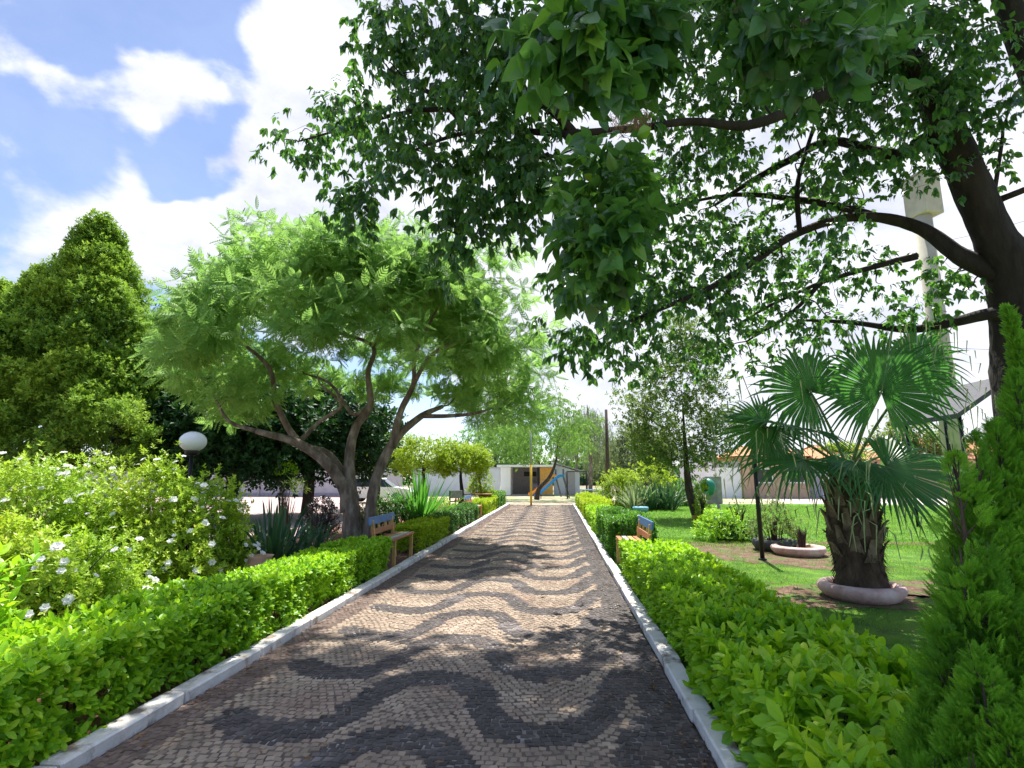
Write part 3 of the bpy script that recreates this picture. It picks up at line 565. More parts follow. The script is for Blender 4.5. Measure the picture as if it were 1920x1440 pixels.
def ground_at(px, Y, z=0): v = at(px, 720, Y); v.z = z; return v
b = ground_at(150, 17); top = at(168, 428, 17).z
cr = np.vstack([conical(b, top+.1, 4.3, 900, 1.2), conical(b+Vector((-1.5, -.5, 0)), top-2.0, 3.6, 500, 1.2, 3), conical(b+Vector((-3.2, -.3, 0)), top-2.3, 3.0, 350, 1.2, 7), conical(b+Vector((1.3, -.6, 0)), top-2.6, 3.0, 450, 1.2, 5)])
cr = lumpy(cr, 240, .72); leafy_tree('evergreen_tree', 'tall pointed evergreen with clumpy olive leaves at the left edge', b, top, cr, None, .115, M['conical'], .22, clump=.30, per=26, nl=6, tone_s=1.6)
for px, Y, h, w, lab in ((345, 21, 8.3, 3.6, 'dark evergreen tree between the pointed evergreen and the feathery tree'), (450, 19, 5.4, 3.3, 'low dark tree whose crown fills the gap behind the feathery tree'), (590, 22, 5.6, 3.6, 'dark round crowned tree behind the forked trunk')):
    b = ground_at(px, Y); cr = crown_shell(b+Vector((0, 0, h*.57)), w, w*.8, h*.40, 330, .45)
    leafy_tree('shade_tree', lab, b, h, cr, None, .2, M['dark'], .2, clump=.7, per=20, nl=6, tone_s=.8)
b = ground_at(-60, 20); cr = crown_shell(b+Vector((0, 0, 3.6)), 3.2, 2.6, 3.0, 150, .5)
leafy_tree('shade_tree', 'dark tree cut by the left edge behind the pointed evergreen', b, 6.4, cr, None, .2, M['dark'], .2, clump=.7, per=14, nl=6)
for px, Y, pt, w, h0, lab in ((800, 25, 822, 1.75, 1.45, 'round clipped yellow green tree beside the bladed plant'), (868, 25.5, 838, 1.3, 1.6, 'round clipped yellow green tree with dark forked stem in front of the white wall'), (716, 27, 800, 1.9, 1.3, 'clipped light green tree behind the forked trunk')):
    b = ground_at(px, Y); t = at(px, pt, Y).z; cr = crown_shell(b+Vector((0, 0, (t+h0)/2)), w, w*.85, (t-h0)/2, 130, .6)
    leafy_tree('clipped_tree', lab, b, t-.3, cr, None, .1, M['topiary'], .1, 'bark_big', 'clipped yellow trees on the left', .32, 16, 6, sides=7)
b = ground_at(903, 27); cr = conical(b, at(903, 862, 27).z, .62, 70, .7)
leafy_tree('small_tree', 'slim yellow green small tree with pale stems right of the clipped trees', b, 2.3, cr, None, .09, M['topiary'], .05, clump=.25, per=14)
# citrus tree right of the path
b = ground_at(1292, 21.6); Y = 21.6
def qc(px, py, dy=0): return at(px, py, Y+dy)
pts = [(1230,700),(1280,680),(1330,720),(1210,780),(1190,820),(1240,850),(1330,800),(1350,840),(1300,760),(1260,800),(1270,640),(1290,610),(1320,660),(1240,740),(1215,850),(1350,780),(1280,850),(1190,760),(1310,850)]
cr = A([tuple(qc(px+R.normal()*15, py+R.normal()*14, R.normal()*.7)) for px, py in pts*13])
leafy_tree('citrus_tree', 'patchy olive leaved tree with dark leaning trunk on the right lawn', b, 5.5, cr, None, .13, M['citrus'], .16, 'bark', clump=.5, per=14, nl=6,
           trunk_pts=[b+Vector((.05, 0, -.05)), qc(1294, 925), qc(1288, 880), qc(1284, 830), qc(1280, 760)], W=.5)
# leaning pepper tree by the playground
b = ground(1000, 935); b = Vector((b.x, 38, 0)); Y = 38
cr = A([tuple(at(px+R.normal()*10, py+R.normal()*12, Y+R.normal()*1.4)) for px, py in [(930,800),(950,780),(980,790),(1010,770),(1040,770),(1070,790),(1000,810),(1030,810),(1060,820),(1085,830),(960,820),(1020,750),(1050,760),(1090,800),(940,830),(915,810),(975,840),(1110,810)]*4])
leafy_tree('pepper_tree', 'leaning dark trunked tree with bright drooping leaves beside the slides', b, 6, cr, None, .26, M['weeping'], .17, 'bark', clump=1.0, per=17, nl=6, droop=.9, up=-.4, W=.3,
           trunk_pts=[at(1006, 937, Y), at(1012, 915, Y), at(1030, 895, Y), at(1042, 865, Y), at(1046, 830, Y)])
def weeping(px, Y, pt, w, lab, mat, base_w=.14):
    b = ground_at(px, Y); t = at(px, pt, Y).z; root = thing('weeping_tree', lab, 'tree', b, 'trees beyond the path end'); g = Geo(); nodes = []
    limb(g, [b+Vector((0, 0, -.05)), b+Vector((.1, 0, t*.4)), b+Vector((0, 0, t*.75)), b+Vector((-.1, 0, t-.3))], [base_w*1.3, base_w, base_w*.7, .03], nodes, 7); g.build('trunk', M['bark_feather'], root)
    lg = Geo(); n = 420; a = R.random(n)*6.28; rr = R.random(n)**.6*w; z = t-.2-(rr/w)**2*t*.22-R.random(n)*t*.25; m = 9
    st = np.stack([b.x+rr*np.cos(a), b.y+rr*np.sin(a), z], 1); i = np.repeat(np.arange(n), m); k = np.tile(np.arange(m), n)
    P_ = st[i]+np.stack([np.cos(a[i])*.05*k, np.sin(a[i])*.05*k, -.16*k*(.6+R.random(n)[i])], 1); dn = np.stack([R.normal(size=n*m)*.35, R.normal(size=n*m)*.35, np.full(n*m, -1.)], 1)
    put_leaves(lg, P_, dn, rand_dirs(n*m), .34, .05, T_QUAD, np.clip(.5+R.normal(size=n*m)*.2, 0, 1)); lg.build('crown', mat, root)
weeping(1102, 46, 752, 2.0, 'tall grey green weeping tree left of the wooden pole', M['grey_green'])
weeping(1076, 50, 768, 1.6, 'thin pale weeping tree behind the leaning playground tree', M['grey_green'])
weeping(1130, 52, 808, 1.8, 'low drooping palm like tree around the wooden pole', M['grey_green'])
for px, Y, pt, w, lab, mk in ((930, 56, 790, 4.5, 'green tree behind the kiosk at the path end', 'weeping'), (1160, 60, 850, 4, 'small distant tree right of the wooden pole', 'grey_green'), (1010, 62, 800, 5, 'distant bushy tree behind the leaning tree', 'weeping'),
                          (1200, 48, 800, 2.6, 'pale sparse tree just behind the citrus tree', 'grey_green'), (1700, 46, 790, 3.2, 'dark tree beyond the palm by the beige house', 'citrus'), (1560, 44, 842, 1.5, 'small bright tree in front of the beige house', 'topiary')):
    b = ground_at(px, Y); t = at(px, pt, Y).z; cr = crown_shell(b+Vector((0, 0, t*.6)), w, w*.7, t*.4, 90, .5)
    leafy_tree('distant_tree', lab, b, t*.8, cr, None, .3, M[mk], .16, clump=1.0 if w > 2 else .6, per=14, nl=6, group='trees beyond the path end')
# ------------------------------------------------------------------ the big overhanging tree
def big_tree():
    b = Vector((6.55, 8.2, 0)); root = thing('shade_tree', 'huge dark trunked shade tree at the right whose leafy limbs overhang the path', 'tree', b, 'trees in the square')
    g = Geo(); nodes = []; q = at
    limb(g, [b+Vector((0, 0, -.1)), q(1935, 760, 8.2), q(1925, 640, 8.2), q(1900, 520, 8.1), q(1862, 440, 8.0), q(1815, 330, 7.9), q(1770, 240, 7.8), q(1745, 170, 7.7), q(1690, 90, 7.5), q(1620, 0, 7.2)],
         [.56, .42, .39, .34, .26, .235, .215, .19, .15, .11], nodes, 16, .10, 7)
    g.build('trunk', M['bark_big'], root); G = []
    limbs = [([q(1875, 515, 8.1), q(1800, 480, 8.2), q(1730, 430, 8.4), q(1650, 408, 8.5), q(1570, 412, 8.5), q(1480, 445, 8.4), q(1400, 500, 8.2), q(1330, 540, 8.0), q(1250, 575, 7.7), q(1160, 610, 7.4)], [.17, .12, .095, .08, .07, .06, .052, .045, .035, .02]),
             ([q(1900, 590, 8.1), q(1850, 590, 8.2), q(1780, 605, 8.5), q(1700, 618, 8.8), q(1600, 605, 9.2), q(1500, 600, 9.6)], [.14, .09, .07, .055, .04, .02]),
             ([q(1770, 240, 7.8), q(1680, 290, 8.2), q(1560, 265, 8.6), q(1480, 300, 8.8), q(1400, 345, 9.0), q(1340, 385, 9.2)], [.14, .085, .07, .06, .045, .025]),
             ([q(1790, 270, 7.8), q(1700, 110, 7.0), q(1600, 150, 6.4), q(1500, 200, 6.1), q(1400, 235, 5.9), q(1300, 228, 5.8), q(1200, 240, 5.8), q(1060, 250, 6.0), q(960, 245, 6.3), q(870, 250, 6.6), q(800, 272, 6.8), q(740, 300, 7.0)], [.16, .10, .08, .062, .052, .046, .042, .04, .035, .03, .02, .012]),
             ([q(1075, 248, 6.0), q(1040, 210, 5.9), q(985, 170, 5.9), q(960, 100, 5.8), q(900, 40, 5.6)], [.06, .055, .045, .035, .02]),
             ([q(880, 248, 6.6), q(830, 190, 6.4), q(780, 160, 6.3), q(730, 130, 6.3)], [.045, .035, .03, .015]),
             ([q(900, 215, 6.5), q(820, 205, 6.7), q(740, 215, 7.0), q(650, 240, 7.2), q(560, 265, 7.4)], [.035, .035, .03, .022, .012]),
             ([q(1030, 290, 6.1), q(980, 330, 6.3), q(920, 380, 6.5), q(860, 440, 6.6), q(840, 490, 6.6)], [.045, .035, .03, .02, .012]),
             ([q(1060, 252, 6.0), q(1100, 300, 5.4), q(1130, 350, 4.6), q(1140, 420, 3.9), q(1130, 520, 3.5)], [.045, .035, .03, .02, .01]),
             ([q(1700, 110, 7.0), q(1560, 60, 5.5), q(1400, 20, 4.3), q(1250, -60, 3.3), q(1120, -40, 2.7)], [.09, .06, .045, .035, .02]),
             ([q(1650, 30, 7.3), q(1560, -150, 6.4), q(1300, -300, 6.0), q(1000, -260, 6.4), q(800, -200, 6.8)], [.16, .12, .1, .07, .03]),
             ([q(1620, 0, 7.2), q(1750, -180, 6.5), q(1800, -350, 6)], [.16, .1, .05]),
             ([q(1650, 408, 8.5), q(1560, 385, 8.8), q(1480, 372, 9.0), q(1380, 365, 9.2), q(1260, 385, 9.4)], [.07, .06, .05, .04, .02]),
             ([q(1720, 480, 8.4), q(1640, 500, 8.6), q(1540, 530, 8.8), q(1450, 570, 8.9), q(1380, 610, 8.9)], [.06, .045, .035, .025, .015]),
             ([q(1540, 530, 8.8), q(1480, 590, 8.9), q(1400, 640, 9.0)], [.04, .03, .015]),
             ([q(1500, 440, 8.4), q(1495, 380, 8.4), q(1498, 330, 8.5), q(1525, 240, 8.6)], [.045, .04, .035, .03]),
             ([q(1860, 380, 8.0), q(1890, 368, 7.8), q(1960, 340, 7.6)], [.06, .045, .04]), ([q(1862, 378, 8.0), q(1872, 310, 7.9), q(1880, 240, 7.8), q(1862, 205, 7.8)], [.035, .028, .02, .01]), ([q(1880, 240, 7.8), q(1897, 195, 7.8)], [.018, .01]),
             ([q(1925, 560, 8.1), q(1990, 300, 8.2), q(1905, 60, 8.0), q(1870, -60, 7.8)], [.24, .2, .17, .15])]
    for pts, rad in limbs:
        lg_ = Geo(); limb(lg_, pts, rad, nodes, 10 if rad[0] > .1 else 7, .10, 6); lg_.build('limb', M['bark_big'], root)
    # clump centres: (px, py, Y, spread px, spread Y, count)
    far = [(560,265,7.4,18,.3,5),(620,225,7.3,22,.3,6),(600,290,7.4,18,.3,3),(690,240,7.1,28,.4,8),(660,185,7.0,14,.2,3),(760,220,6.9,28,.4,8),(700,300,7.0,24,.4,6),(650,370,7.2,18,.3,5),(640,410,7.2,12,.2,3),(690,350,7.1,20,.3,4),(780,290,6.8,30,.4,7),
           (700,110,6.5,26,.3,6),(760,70,6.4,32,.4,9),(720,10,6.4,26,.4,6),(830,40,6.2,36,.5,10),(800,130,6.3,34,.5,10),(880,110,6.1,36,.5,12),(930,50,6.0,36,.5,12),(860,200,6.4,32,.5,9),(940,190,6.2,36,.5,12),(960,120,6.0,30,.5,8),
           (820,330,6.7,28,.4,5),(880,320,6.5,32,.4,8),(930,290,6.3,34,.4,9),(840,400,6.6,20,.3,6),(850,460,6.6,20,.3,7),(900,410,6.5,26,.3,7),(950,370,6.4,30,.4,8),(1000,310,6.2,30,.4,8),(985,410,6.4,20,.3,4),(1010,350,6.2,24,.3,5),(1010,240,6.0,34,.4,9),(1000,60,5.9,34,.5,10),
           (1290,120,8.0,60,1.,14),(1390,130,8.2,60,1.,12),(1300,40,7.6,60,1.,12),(1450,60,7.8,60,1.,14),(1560,110,7.6,60,.8,13),(1340,300,8.6,50,.8,11),(1280,320,8.4,40,.7,10),(1430,300,8.6,50,.8,8),(1400,400,9.0,55,.8,12),(1300,400,8.8,45,.8,11),
           (1300,480,8.6,50,.8,14),(1400,470,8.8,50,.8,11),(1250,560,8.2,45,.6,13),(1340,570,8.6,50,.8,12),(1180,600,7.8,40,.5,10),(1120,640,7.6,35,.4,8),(1060,640,7.4,22,.3,4),(1050,530,7.2,25,.3,5),(1200,680,8.2,28,.4,6),(1440,540,8.9,50,.8,11),(1520,560,9.2,50,.7,9),(1330,670,9.,40,.5,7),(1400,660,9.2,35,.5,4),(1480,630,9.3,30,.4,4),
           (1520,480,8.8,45,.7,8),(1600,490,8.8,45,.6,7),(1680,520,8.8,35,.5,5),(1560,350,8.6,45,.6,6),(1620,310,8.2,40,.6,8),(1690,280,8.0,36,.5,8),(1740,330,8.0,22,.3,3),(1650,200,7.4,55,.6,14),(1720,180,7.2,50,.6,15),(1780,150,7.2,40,.6,14),(1800,60,7.2,50,.6,15),(1740,60,7.2,50,.6,12),(1830,200,7.4,26,.4,6),
           (1560,200,8.0,50,.7,9),(1480,170,8.0,55,.8,10),(1380,200,8.2,55,.8,11),(1270,200,8.0,50,.8,10),(1600,30,7.4,50,.8,11),(1890,150,7.6,25,.3,4),(1880,290,7.8,25,.3,4),(1800,520,8.4,30,.3,5),(1740,590,8.6,28,.3,4),(1690,600,8.8,25,.3,3),(1240,470,8.3,40,.5,10),(1200,530,8.0,40,.5,10)]
    over = []   # layer above the picture: shades the path
    for k in range(430):
        x = -1.9+R.random()*10.0; y = 3.6+R.random()*8.5; z = max(7.0, 2.6+y*.98)+R.random()*1.6
        if x < -1.2 and y < 6.5: continue
        over.append((x, y, z))
    cl = []
    for px, py, Y, sp, sy, n in far:
        for k in range(max(2, int(n*(1.45 if Y > 7.2 and px > 1230 else 1.05)))): cl.append(tuple(q(px+R.normal()*sp, py+R.normal()*sp*.8, Y+R.normal()*sy)))
    cl = A(cl); lg = Geo(); grow(lg, nodes, np.vstack([cl, A(over)[::3]]), mi=1, k_len=.009, rmin=.006, sides=5)
    def clumps(cc, per, rad, L, nl=6, tmpl=T_OVATE, W=.6, ton=0.0, dr=.55):
        n = per*len(cc); i = np.repeat(np.arange(len(cc)), per); d = rand_dirs(n); P_ = cc[i]+d*(R.random(n)**.5*rad)[:, None]
        t = np.clip(.42+ton+.28*vnoise(cc, 1.7, 33)[i]+R.normal(size=n)*.16, 0, 1)
        D = norm(d*.6+A([0, 0, -.25])+R.normal(size=(n, 3))*.35); shoots(lg, P_, D, nl, L, L*W, tmpl, .8, .11, t, .9, droop=dr)
    fr = (cl[:, 1] > 7.3) & (cl[:, 0] > .8); clumps(cl[~fr], 8, .32, .125, 6, T_OVATE, .5, 0, 1.2); clumps(cl[fr], 7, .34, .10, 6, T_OVATE, .55, 0, .8); clumps(A(over), 16, .75, .17, 7, T_QUAD, .6)
    near = []
    for px, py, Y, sp, n in ((1140,290,3.6,20,5),(1120,350,3.4,22,6),(1165,350,3.6,18,5),(1130,420,3.3,24,7),(1175,420,3.3,18,5),(1090,420,3.4,14,4),(1120,490,3.4,20,6),(1165,480,3.5,16,4),(1085,350,3.6,14,3),(1110,550,3.6,13,3),(1215,390,3.6,12,3)):
        for k in range(n): near.append(tuple(q(px+R.normal()*sp, py+R.normal()*sp, Y+R.normal()*.2)))
    clumps(A(near), 5, .15, .115, 6, T_OVATE, .62, .15)
    near = []
    for px, py, Y, sp, n in ((1010,60,2.5,22,5),(1060,60,2.4,30,8),(1130,50,2.3,36,9),(1190,60,2.3,30,8),(1110,110,2.3,30,6),(1180,130,2.4,26,6),(1230,40,2.5,30,7),(1080,10,2.3,40,8),(1180,-10,2.3,40,8),(1440,60,2.9,45,8),(1500,90,2.9,36,7),(1560,50,2.9,40,6),(1620,90,3.4,36,6),(1680,60,3.6,36,6),(1420,120,3.3,26,3),(1480,0,2.8,60,8),(1380,10,3.0,40,5)):
        for k in range(n): near.append(tuple(q(px+R.normal()*sp, py+R.normal()*sp, Y+R.normal()*.15)))
    clumps(A(near), 4, .11, .12, 5, T_OVATE, .62, .15); lg.build('crown', [M['broad'], M['bark_big']], root)
    # hanging tangle of rootlets (nest-like) under the limb
    c = A(q(1180, 215, 4.6)); ng = Geo()
    for k in range(90):
        a = R.random()*6.28; pl = []; r = .07+R.random()*.13; th = R.random()*3
        for s in range(7): t_ = a+th*s/6; pl.append(c+A([math.cos(t_)*r, math.sin(t_)*r*.6, .08*math.sin(t_*1.7+k)-.02*s+R.normal()*.01]))
        ng.tube(pl, .0022, 4, 0, 0, False)
    tag(ng.build('bird_nest', M['twig'], None, c), 'tangle of dry brown rootlets like a nest hanging in the shade tree', 'nest')
big_tree()
# ------------------------------------------------------------------ palm in the pink tyre
def palm():
    b = Vector((4.02, 7.95, 0)); root = thing('fan_palm', 'squat fan palm with rough brown trunk standing in the pink tyre planter', 'palm', b)
    g = Geo(); pp, rr = smooth_path([b+Vector(v) for v in ((0, 0, -.02), (0, 0, .25), (-.01, 0, .5), (-.02, 0, .85), (-.03, 0, 1.25), (-.02, 0, 1.6), (0, 0, 1.8))], [.36, .29, .27, .31, .30, .24, .16], 5); g.tube(pp, rr, 20, 0, .10)
    # fibre hair
    n = 1600; a = R.random(n)*6.28; z = .05+R.random(n)*1.6; rad = np.interp(z, [0, .25, .5, .85, 1.25, 1.7], [.36, .29, .27, .31, .30, .2]); P_ = np.stack([b.x+np.cos(a)*rad, b.y+np.sin(a)*rad, z], 1)
    ax = np.stack([np.cos(a)*.5, np.sin(a)*.5, np.full(n, -1.)], 1)+R.normal(size=(n, 3))*.35; put_leaves(g, P_, ax, rand_dirs(n), .06+.08*R.random(n), .007, T_QUAD)
    g.build('trunk', M['palm_bark'], root)
    bg_ = Geo()
    for k in range(52):
        z = .5+1.15*k/52; a = k*2.4; r = np.interp(z, [.25, .5, .85, 1.25, 1.7], [.29, .27, .31, .30, .2])-.02; o = A(b)+A([math.cos(a)*r, math.sin(a)*r, z]); dr = A([math.cos(a), math.sin(a), 0]); ln = .13+.14*R.random()
        sd_ = A([-math.sin(a), math.cos(a), 0]); w = .055+.02*R.random(); V = []
        for s, (ou, zz, ws) in enumerate(((0, -.06, 1.3), (.045, .02, 1.), (.08, ln*.7, .6), (.10+.03*R.random(), ln, .5))): 
            for u in (-1, 1): V += [o+dr*ou+sd_*w*ws*u+A([0, 0, zz]), o+dr*(ou-.025)+sd_*w*ws*u*.8+A([0, 0, zz])]
        f = []
        for s in range(3):
            i = s*4; f += [(i, i+2, i+6, i+4), (i+1, i+5, i+7, i+3), (i, i+4, i+5, i+1), (i+2, i+3, i+7, i+6)]
        f.append((12, 14, 15, 13)); bg_.add(V, f)
    bg_.build('leaf_bases', M['boot'], root)
    def fan(hub, u, nrm, Rr, start, nseg=46, span=300, droop=.5, split=.55, threads=.4, cup=.15):
        hub = A(hub); u = norm(A(u)); nrm = norm(A(nrm)); nrm = norm(nrm-u*np.dot(u, nrm)); v = np.cross(nrm, u); g = Geo(); half = math.radians(span)/2; dth = 2*half/nseg
        tone0 = .5+R.normal()*.12
        for k in range(nseg):
            th = -half+(k+.5)*dth; e = (1-.28*(abs(th)/half)**2)*(1+R.normal()*.035)*Rr; cols = []
            d = u*math.cos(th)+v*math.sin(th); s = np.cross(nrm, d); tipdrop = droop*(1+R.normal()*.35); sw = R.normal()*.05
            for t in (0.02, .25, split, .72, .86, 1.0):
                r = t*e; hw = r*math.tan(dth/2) if t <= split else split*e*math.tan(dth/2)*((1-t)/(1-split))**.75*.8
                if t <= split: hw = max(hw, .004)
                p = hub+d*r+nrm*(cup*r*r/Rr)+A([0, 0, -1])*tipdrop*max(0, t-split*.75)**2*Rr*1.6+s*sw*max(0, t-split)*Rr; pl = .35*hw
                cols.append((p-s*hw-nrm*pl, p+nrm*pl*1.2, p+s*hw-nrm*pl))
            V = A(cols).reshape(-1, 3); f = []
            for q_ in range(5):
                i = q_*3; f += [(i, i+1, i+4, i+3), (i+1, i+2, i+5, i+4)]
            g.add(V, f, 0, float(np.clip(tone0+R.normal()*.1, 0, 1)))
            if R.random() < threads:
                p = V[-2]; l = .10+R.random()*.26; m = p+A([R.normal()*.05, R.normal()*.05, -.1*l]); e2 = m+A([R.normal()*.03, R.normal()*.03, -l])
                q0 = A([.004, 0, 0]); q1 = A([.009, 0, 0]); g.add([p-q0, p+q0, m-q1+d*.04, m+q1+d*.04, e2-q0, e2+q0], [(0, 1, 3, 2), (2, 3, 5, 4)], 1)
        o = g.build('fan_leaf', [M['palm'], M['palm_dry']], root)
        pg = Geo(); st = A(start); mid = (st+hub)/2+A([0, 0, .07]); pp, rr = smooth_path([st, mid, hub, hub+u*.12*Rr], [.024, .018, .013, .005], 5); pg.tube(pp, rr, 6); pg.build('petiole', M['petiole'], root)
    c = A(b)+A([0, 0, 1.66])
    Yp = 7.75
    def q(px, py, dy=0): return A(at(px, py, Yp+dy))
    fan(q(1652, 735, -.1), (.12, -.1, 1), (-.1, -1, .1), 1.02, c, 56, 320, .45, .6, .5)
    fan(q(1520, 735, .2), (-.75, .1, .75), (-.2, -.9, .4), 1.0, c, 52, 300, .6, .56, .5)
    fan(q(1480, 800, -.2), (-1, -.2, .15), (-.1, -.25, 1), 1.05, c, 50, 280, .55, .58, .6)
    fan(q(1436, 800, .1), (-.85, -.1, -.5), (-.2, -1, .35), .78, c, 44, 300, .35, .5, .3)
    fan(q(1505, 862, -.15), (-1, -.15, -.15), (-.2, -.35, .9), .98, c, 46, 250, .7, .55, .5)
    fan(q(1662, 876, -.35), (.8, -.35, -.5), (.15, -.8, .55), 1.0, c, 48, 270, .5, .62, .6)
    fan(q(1600, 866, -.4), (-.3, -.6, -.3), (0, -.5, .8), .62, c, 34, 240, .9, .5, .5)
    fan(q(1722, 690, .3), (.35, .1, .9), (.1, -.8, -.2), .88, c, 46, 300, .6, .58, .8)
    fan(q(1700, 850, .8), (.6, .8, -.1), (.1, -.2, 1), .85, c, 40, 280, .8, .55, .5)
    fan(q(1560, 860, .7), (-.6, .8, -.2), (-.1, -.2, 1), .85, c, 40, 280, .8, .55, .5)
palm()
def tyre(c, r, h, mat, label, group='painted tyres used as planters', tone_jit=.01, soil_top=True):
    root = thing('tyre_planter', label, 'planter', c, group); g = Geo()
    g.lathe(c, [(r*.70, h*.35), (r*.72, h*.85), (r*.82, h), (r*.95, h*.93), (r, h*.75), (r*.97, h*.45), (r*.86, h*.12), (r*.72, -.02)], 32, 0, True, tone_jit); g.build('tyre', M[mat], root)
    s = Geo(); s.lathe(c, [(.001, h*.6), (r*.4, h*.58), (r*.72, h*.5)], 20, 0, True, .02); s.build('soil', M['soil'], root); return root
tyre((4.02, 7.95, 0), .52, .20, 'tyre_pink', 'pink tyre planter around the foot of the fan palm')
p = ground(1455, 1036); tyre(p+Vector((.15, .4, 0)), .48, .24, 'tyre_black', 'black tyre planter holding a pale leafy shrub')
p2 = ground(1515, 1046); tyre(p2+Vector((0, .42, 0)), .52, .19, 'tyre_pink', 'pink tyre planter in front of the black one')
p3 = ground(1203, 960); tyre(p3+Vector((0, .3, 0)), .36, .22, 'tyre_blue', 'pale blue tyre planter behind the right bench')
p4 = ground(1222, 950); tyre(p4+Vector((0, .5, 0)), .42, .30, 'tyre_terracotta', 'terracotta planter at the foot of the strap leaved plants')
p5 = ground(1237, 955); tyre(p5+Vector((.2, .5, 0)), .38, .22, 'tyre_pink', 'whitish pink planter beside the terracotta one')
# ------------------------------------------------------------------ conifer at the right edge
def thuja():
    b = Vector((2.28, 2.62, 0)); tip = at(1890, 582, 2.62); root = thing('conifer', 'feathery bright green conifer at the bottom right corner', 'conifer', b); g = Geo(); tg = Geo()
    tg.tube([b, b+Vector((.01, 0, 1.0)), tip-Vector((0, 0, .35))], [.05, .03, .008], 8); 
    pl = [(b+Vector((0, 0, .25)), tip, .23)]
    def add(px, py, Y, h, r): px += 34; r *= .82; t = at(px, py, Y); pl.append((t-Vector((0, 0, h)), t, r))
    for a in ((1790,815,2.45,1.1,.2),(1755,850,2.4,.55,.13),(1870,700,2.55,.8,.2),(1830,790,2.5,.8,.18),(1760,985,2.3,.75,.17),(1800,1010,2.3,.8,.2),(1880,900,2.4,.8,.2),(1740,1180,2.25,.7,.17),(1800,1220,2.1,.7,.2),(1880,1160,2.2,.8,.2),(1700,1300,2.25,.6,.17),
              (1760,1330,2.1,.6,.2),(1850,1340,2.0,.7,.22),(1910,1280,2.0,.8,.2),(1940,820,2.7,.9,.2),(1700,1430,2.1,.5,.18),(1930,1080,2.3,.8,.2),(1845,985,2.35,.8,.18),(1900,760,2.6,.7,.17),(1790,1440,2.0,.5,.2)): add(*a)
    P_ = []; D_ = []; T_ = []; S_ = []
    for (p0, p1, r) in pl:
        p0, p1 = A(p0), A(p1); ln = np.linalg.norm(p1-p0); n = int(ln*r*6000)
        u = R.random(n)**.9; a = R.random(n)*6.28; prof = r*np.minimum(1, (1-u)**(1.35 if ln > 1.5 else .95)*1.3)*np.minimum(1, .45+u*2.2)*(1+.16*np.sin(a*4+u*17)+.12*np.sin(u*31)); prof *= .62+.38*R.random(n)**.5
        ax = norm(p1-p0); s1 = norm(np.cross(ax, A([1., .1, 0]))); s2 = np.cross(ax, s1); rad = s1*np.cos(a)[:, None]+s2*np.sin(a)[:, None]
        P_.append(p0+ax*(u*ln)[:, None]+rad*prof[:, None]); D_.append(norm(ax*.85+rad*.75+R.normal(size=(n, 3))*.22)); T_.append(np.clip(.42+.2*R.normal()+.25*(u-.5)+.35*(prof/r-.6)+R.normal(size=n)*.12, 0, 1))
        S_.append(.5+.5*np.minimum(1, (1-u)*2.2))
        tg.tube([p0-A([0, 0, .05]), (p0+p1)/2, p1-ax*.08], [.012, .008, .003], 5)
        for k_ in range(int(ln*26)):
            u_ = R.random()*.85; a_ = R.random()*6.28; q_ = p0+ax*u_*ln; tg.tube([q_, q_+ax*.05+(s1*math.cos(a_)+s2*math.sin(a_))*r*(1-u_)*.6, q_+ax*.13+(s1*math.cos(a_)+s2*math.sin(a_))*r*(1-u_)*.95], [.004, .003, .0015], 4)
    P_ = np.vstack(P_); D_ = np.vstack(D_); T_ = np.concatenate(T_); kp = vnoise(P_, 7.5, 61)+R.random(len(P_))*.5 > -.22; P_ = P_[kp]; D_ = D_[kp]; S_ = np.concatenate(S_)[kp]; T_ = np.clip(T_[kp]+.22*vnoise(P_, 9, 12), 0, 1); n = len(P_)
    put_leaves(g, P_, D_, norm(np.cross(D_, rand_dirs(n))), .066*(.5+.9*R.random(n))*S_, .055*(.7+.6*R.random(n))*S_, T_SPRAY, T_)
    g.build('foliage', M['thuja'], root); tg.build('trunk', M['bark'], root); return n
thuja()
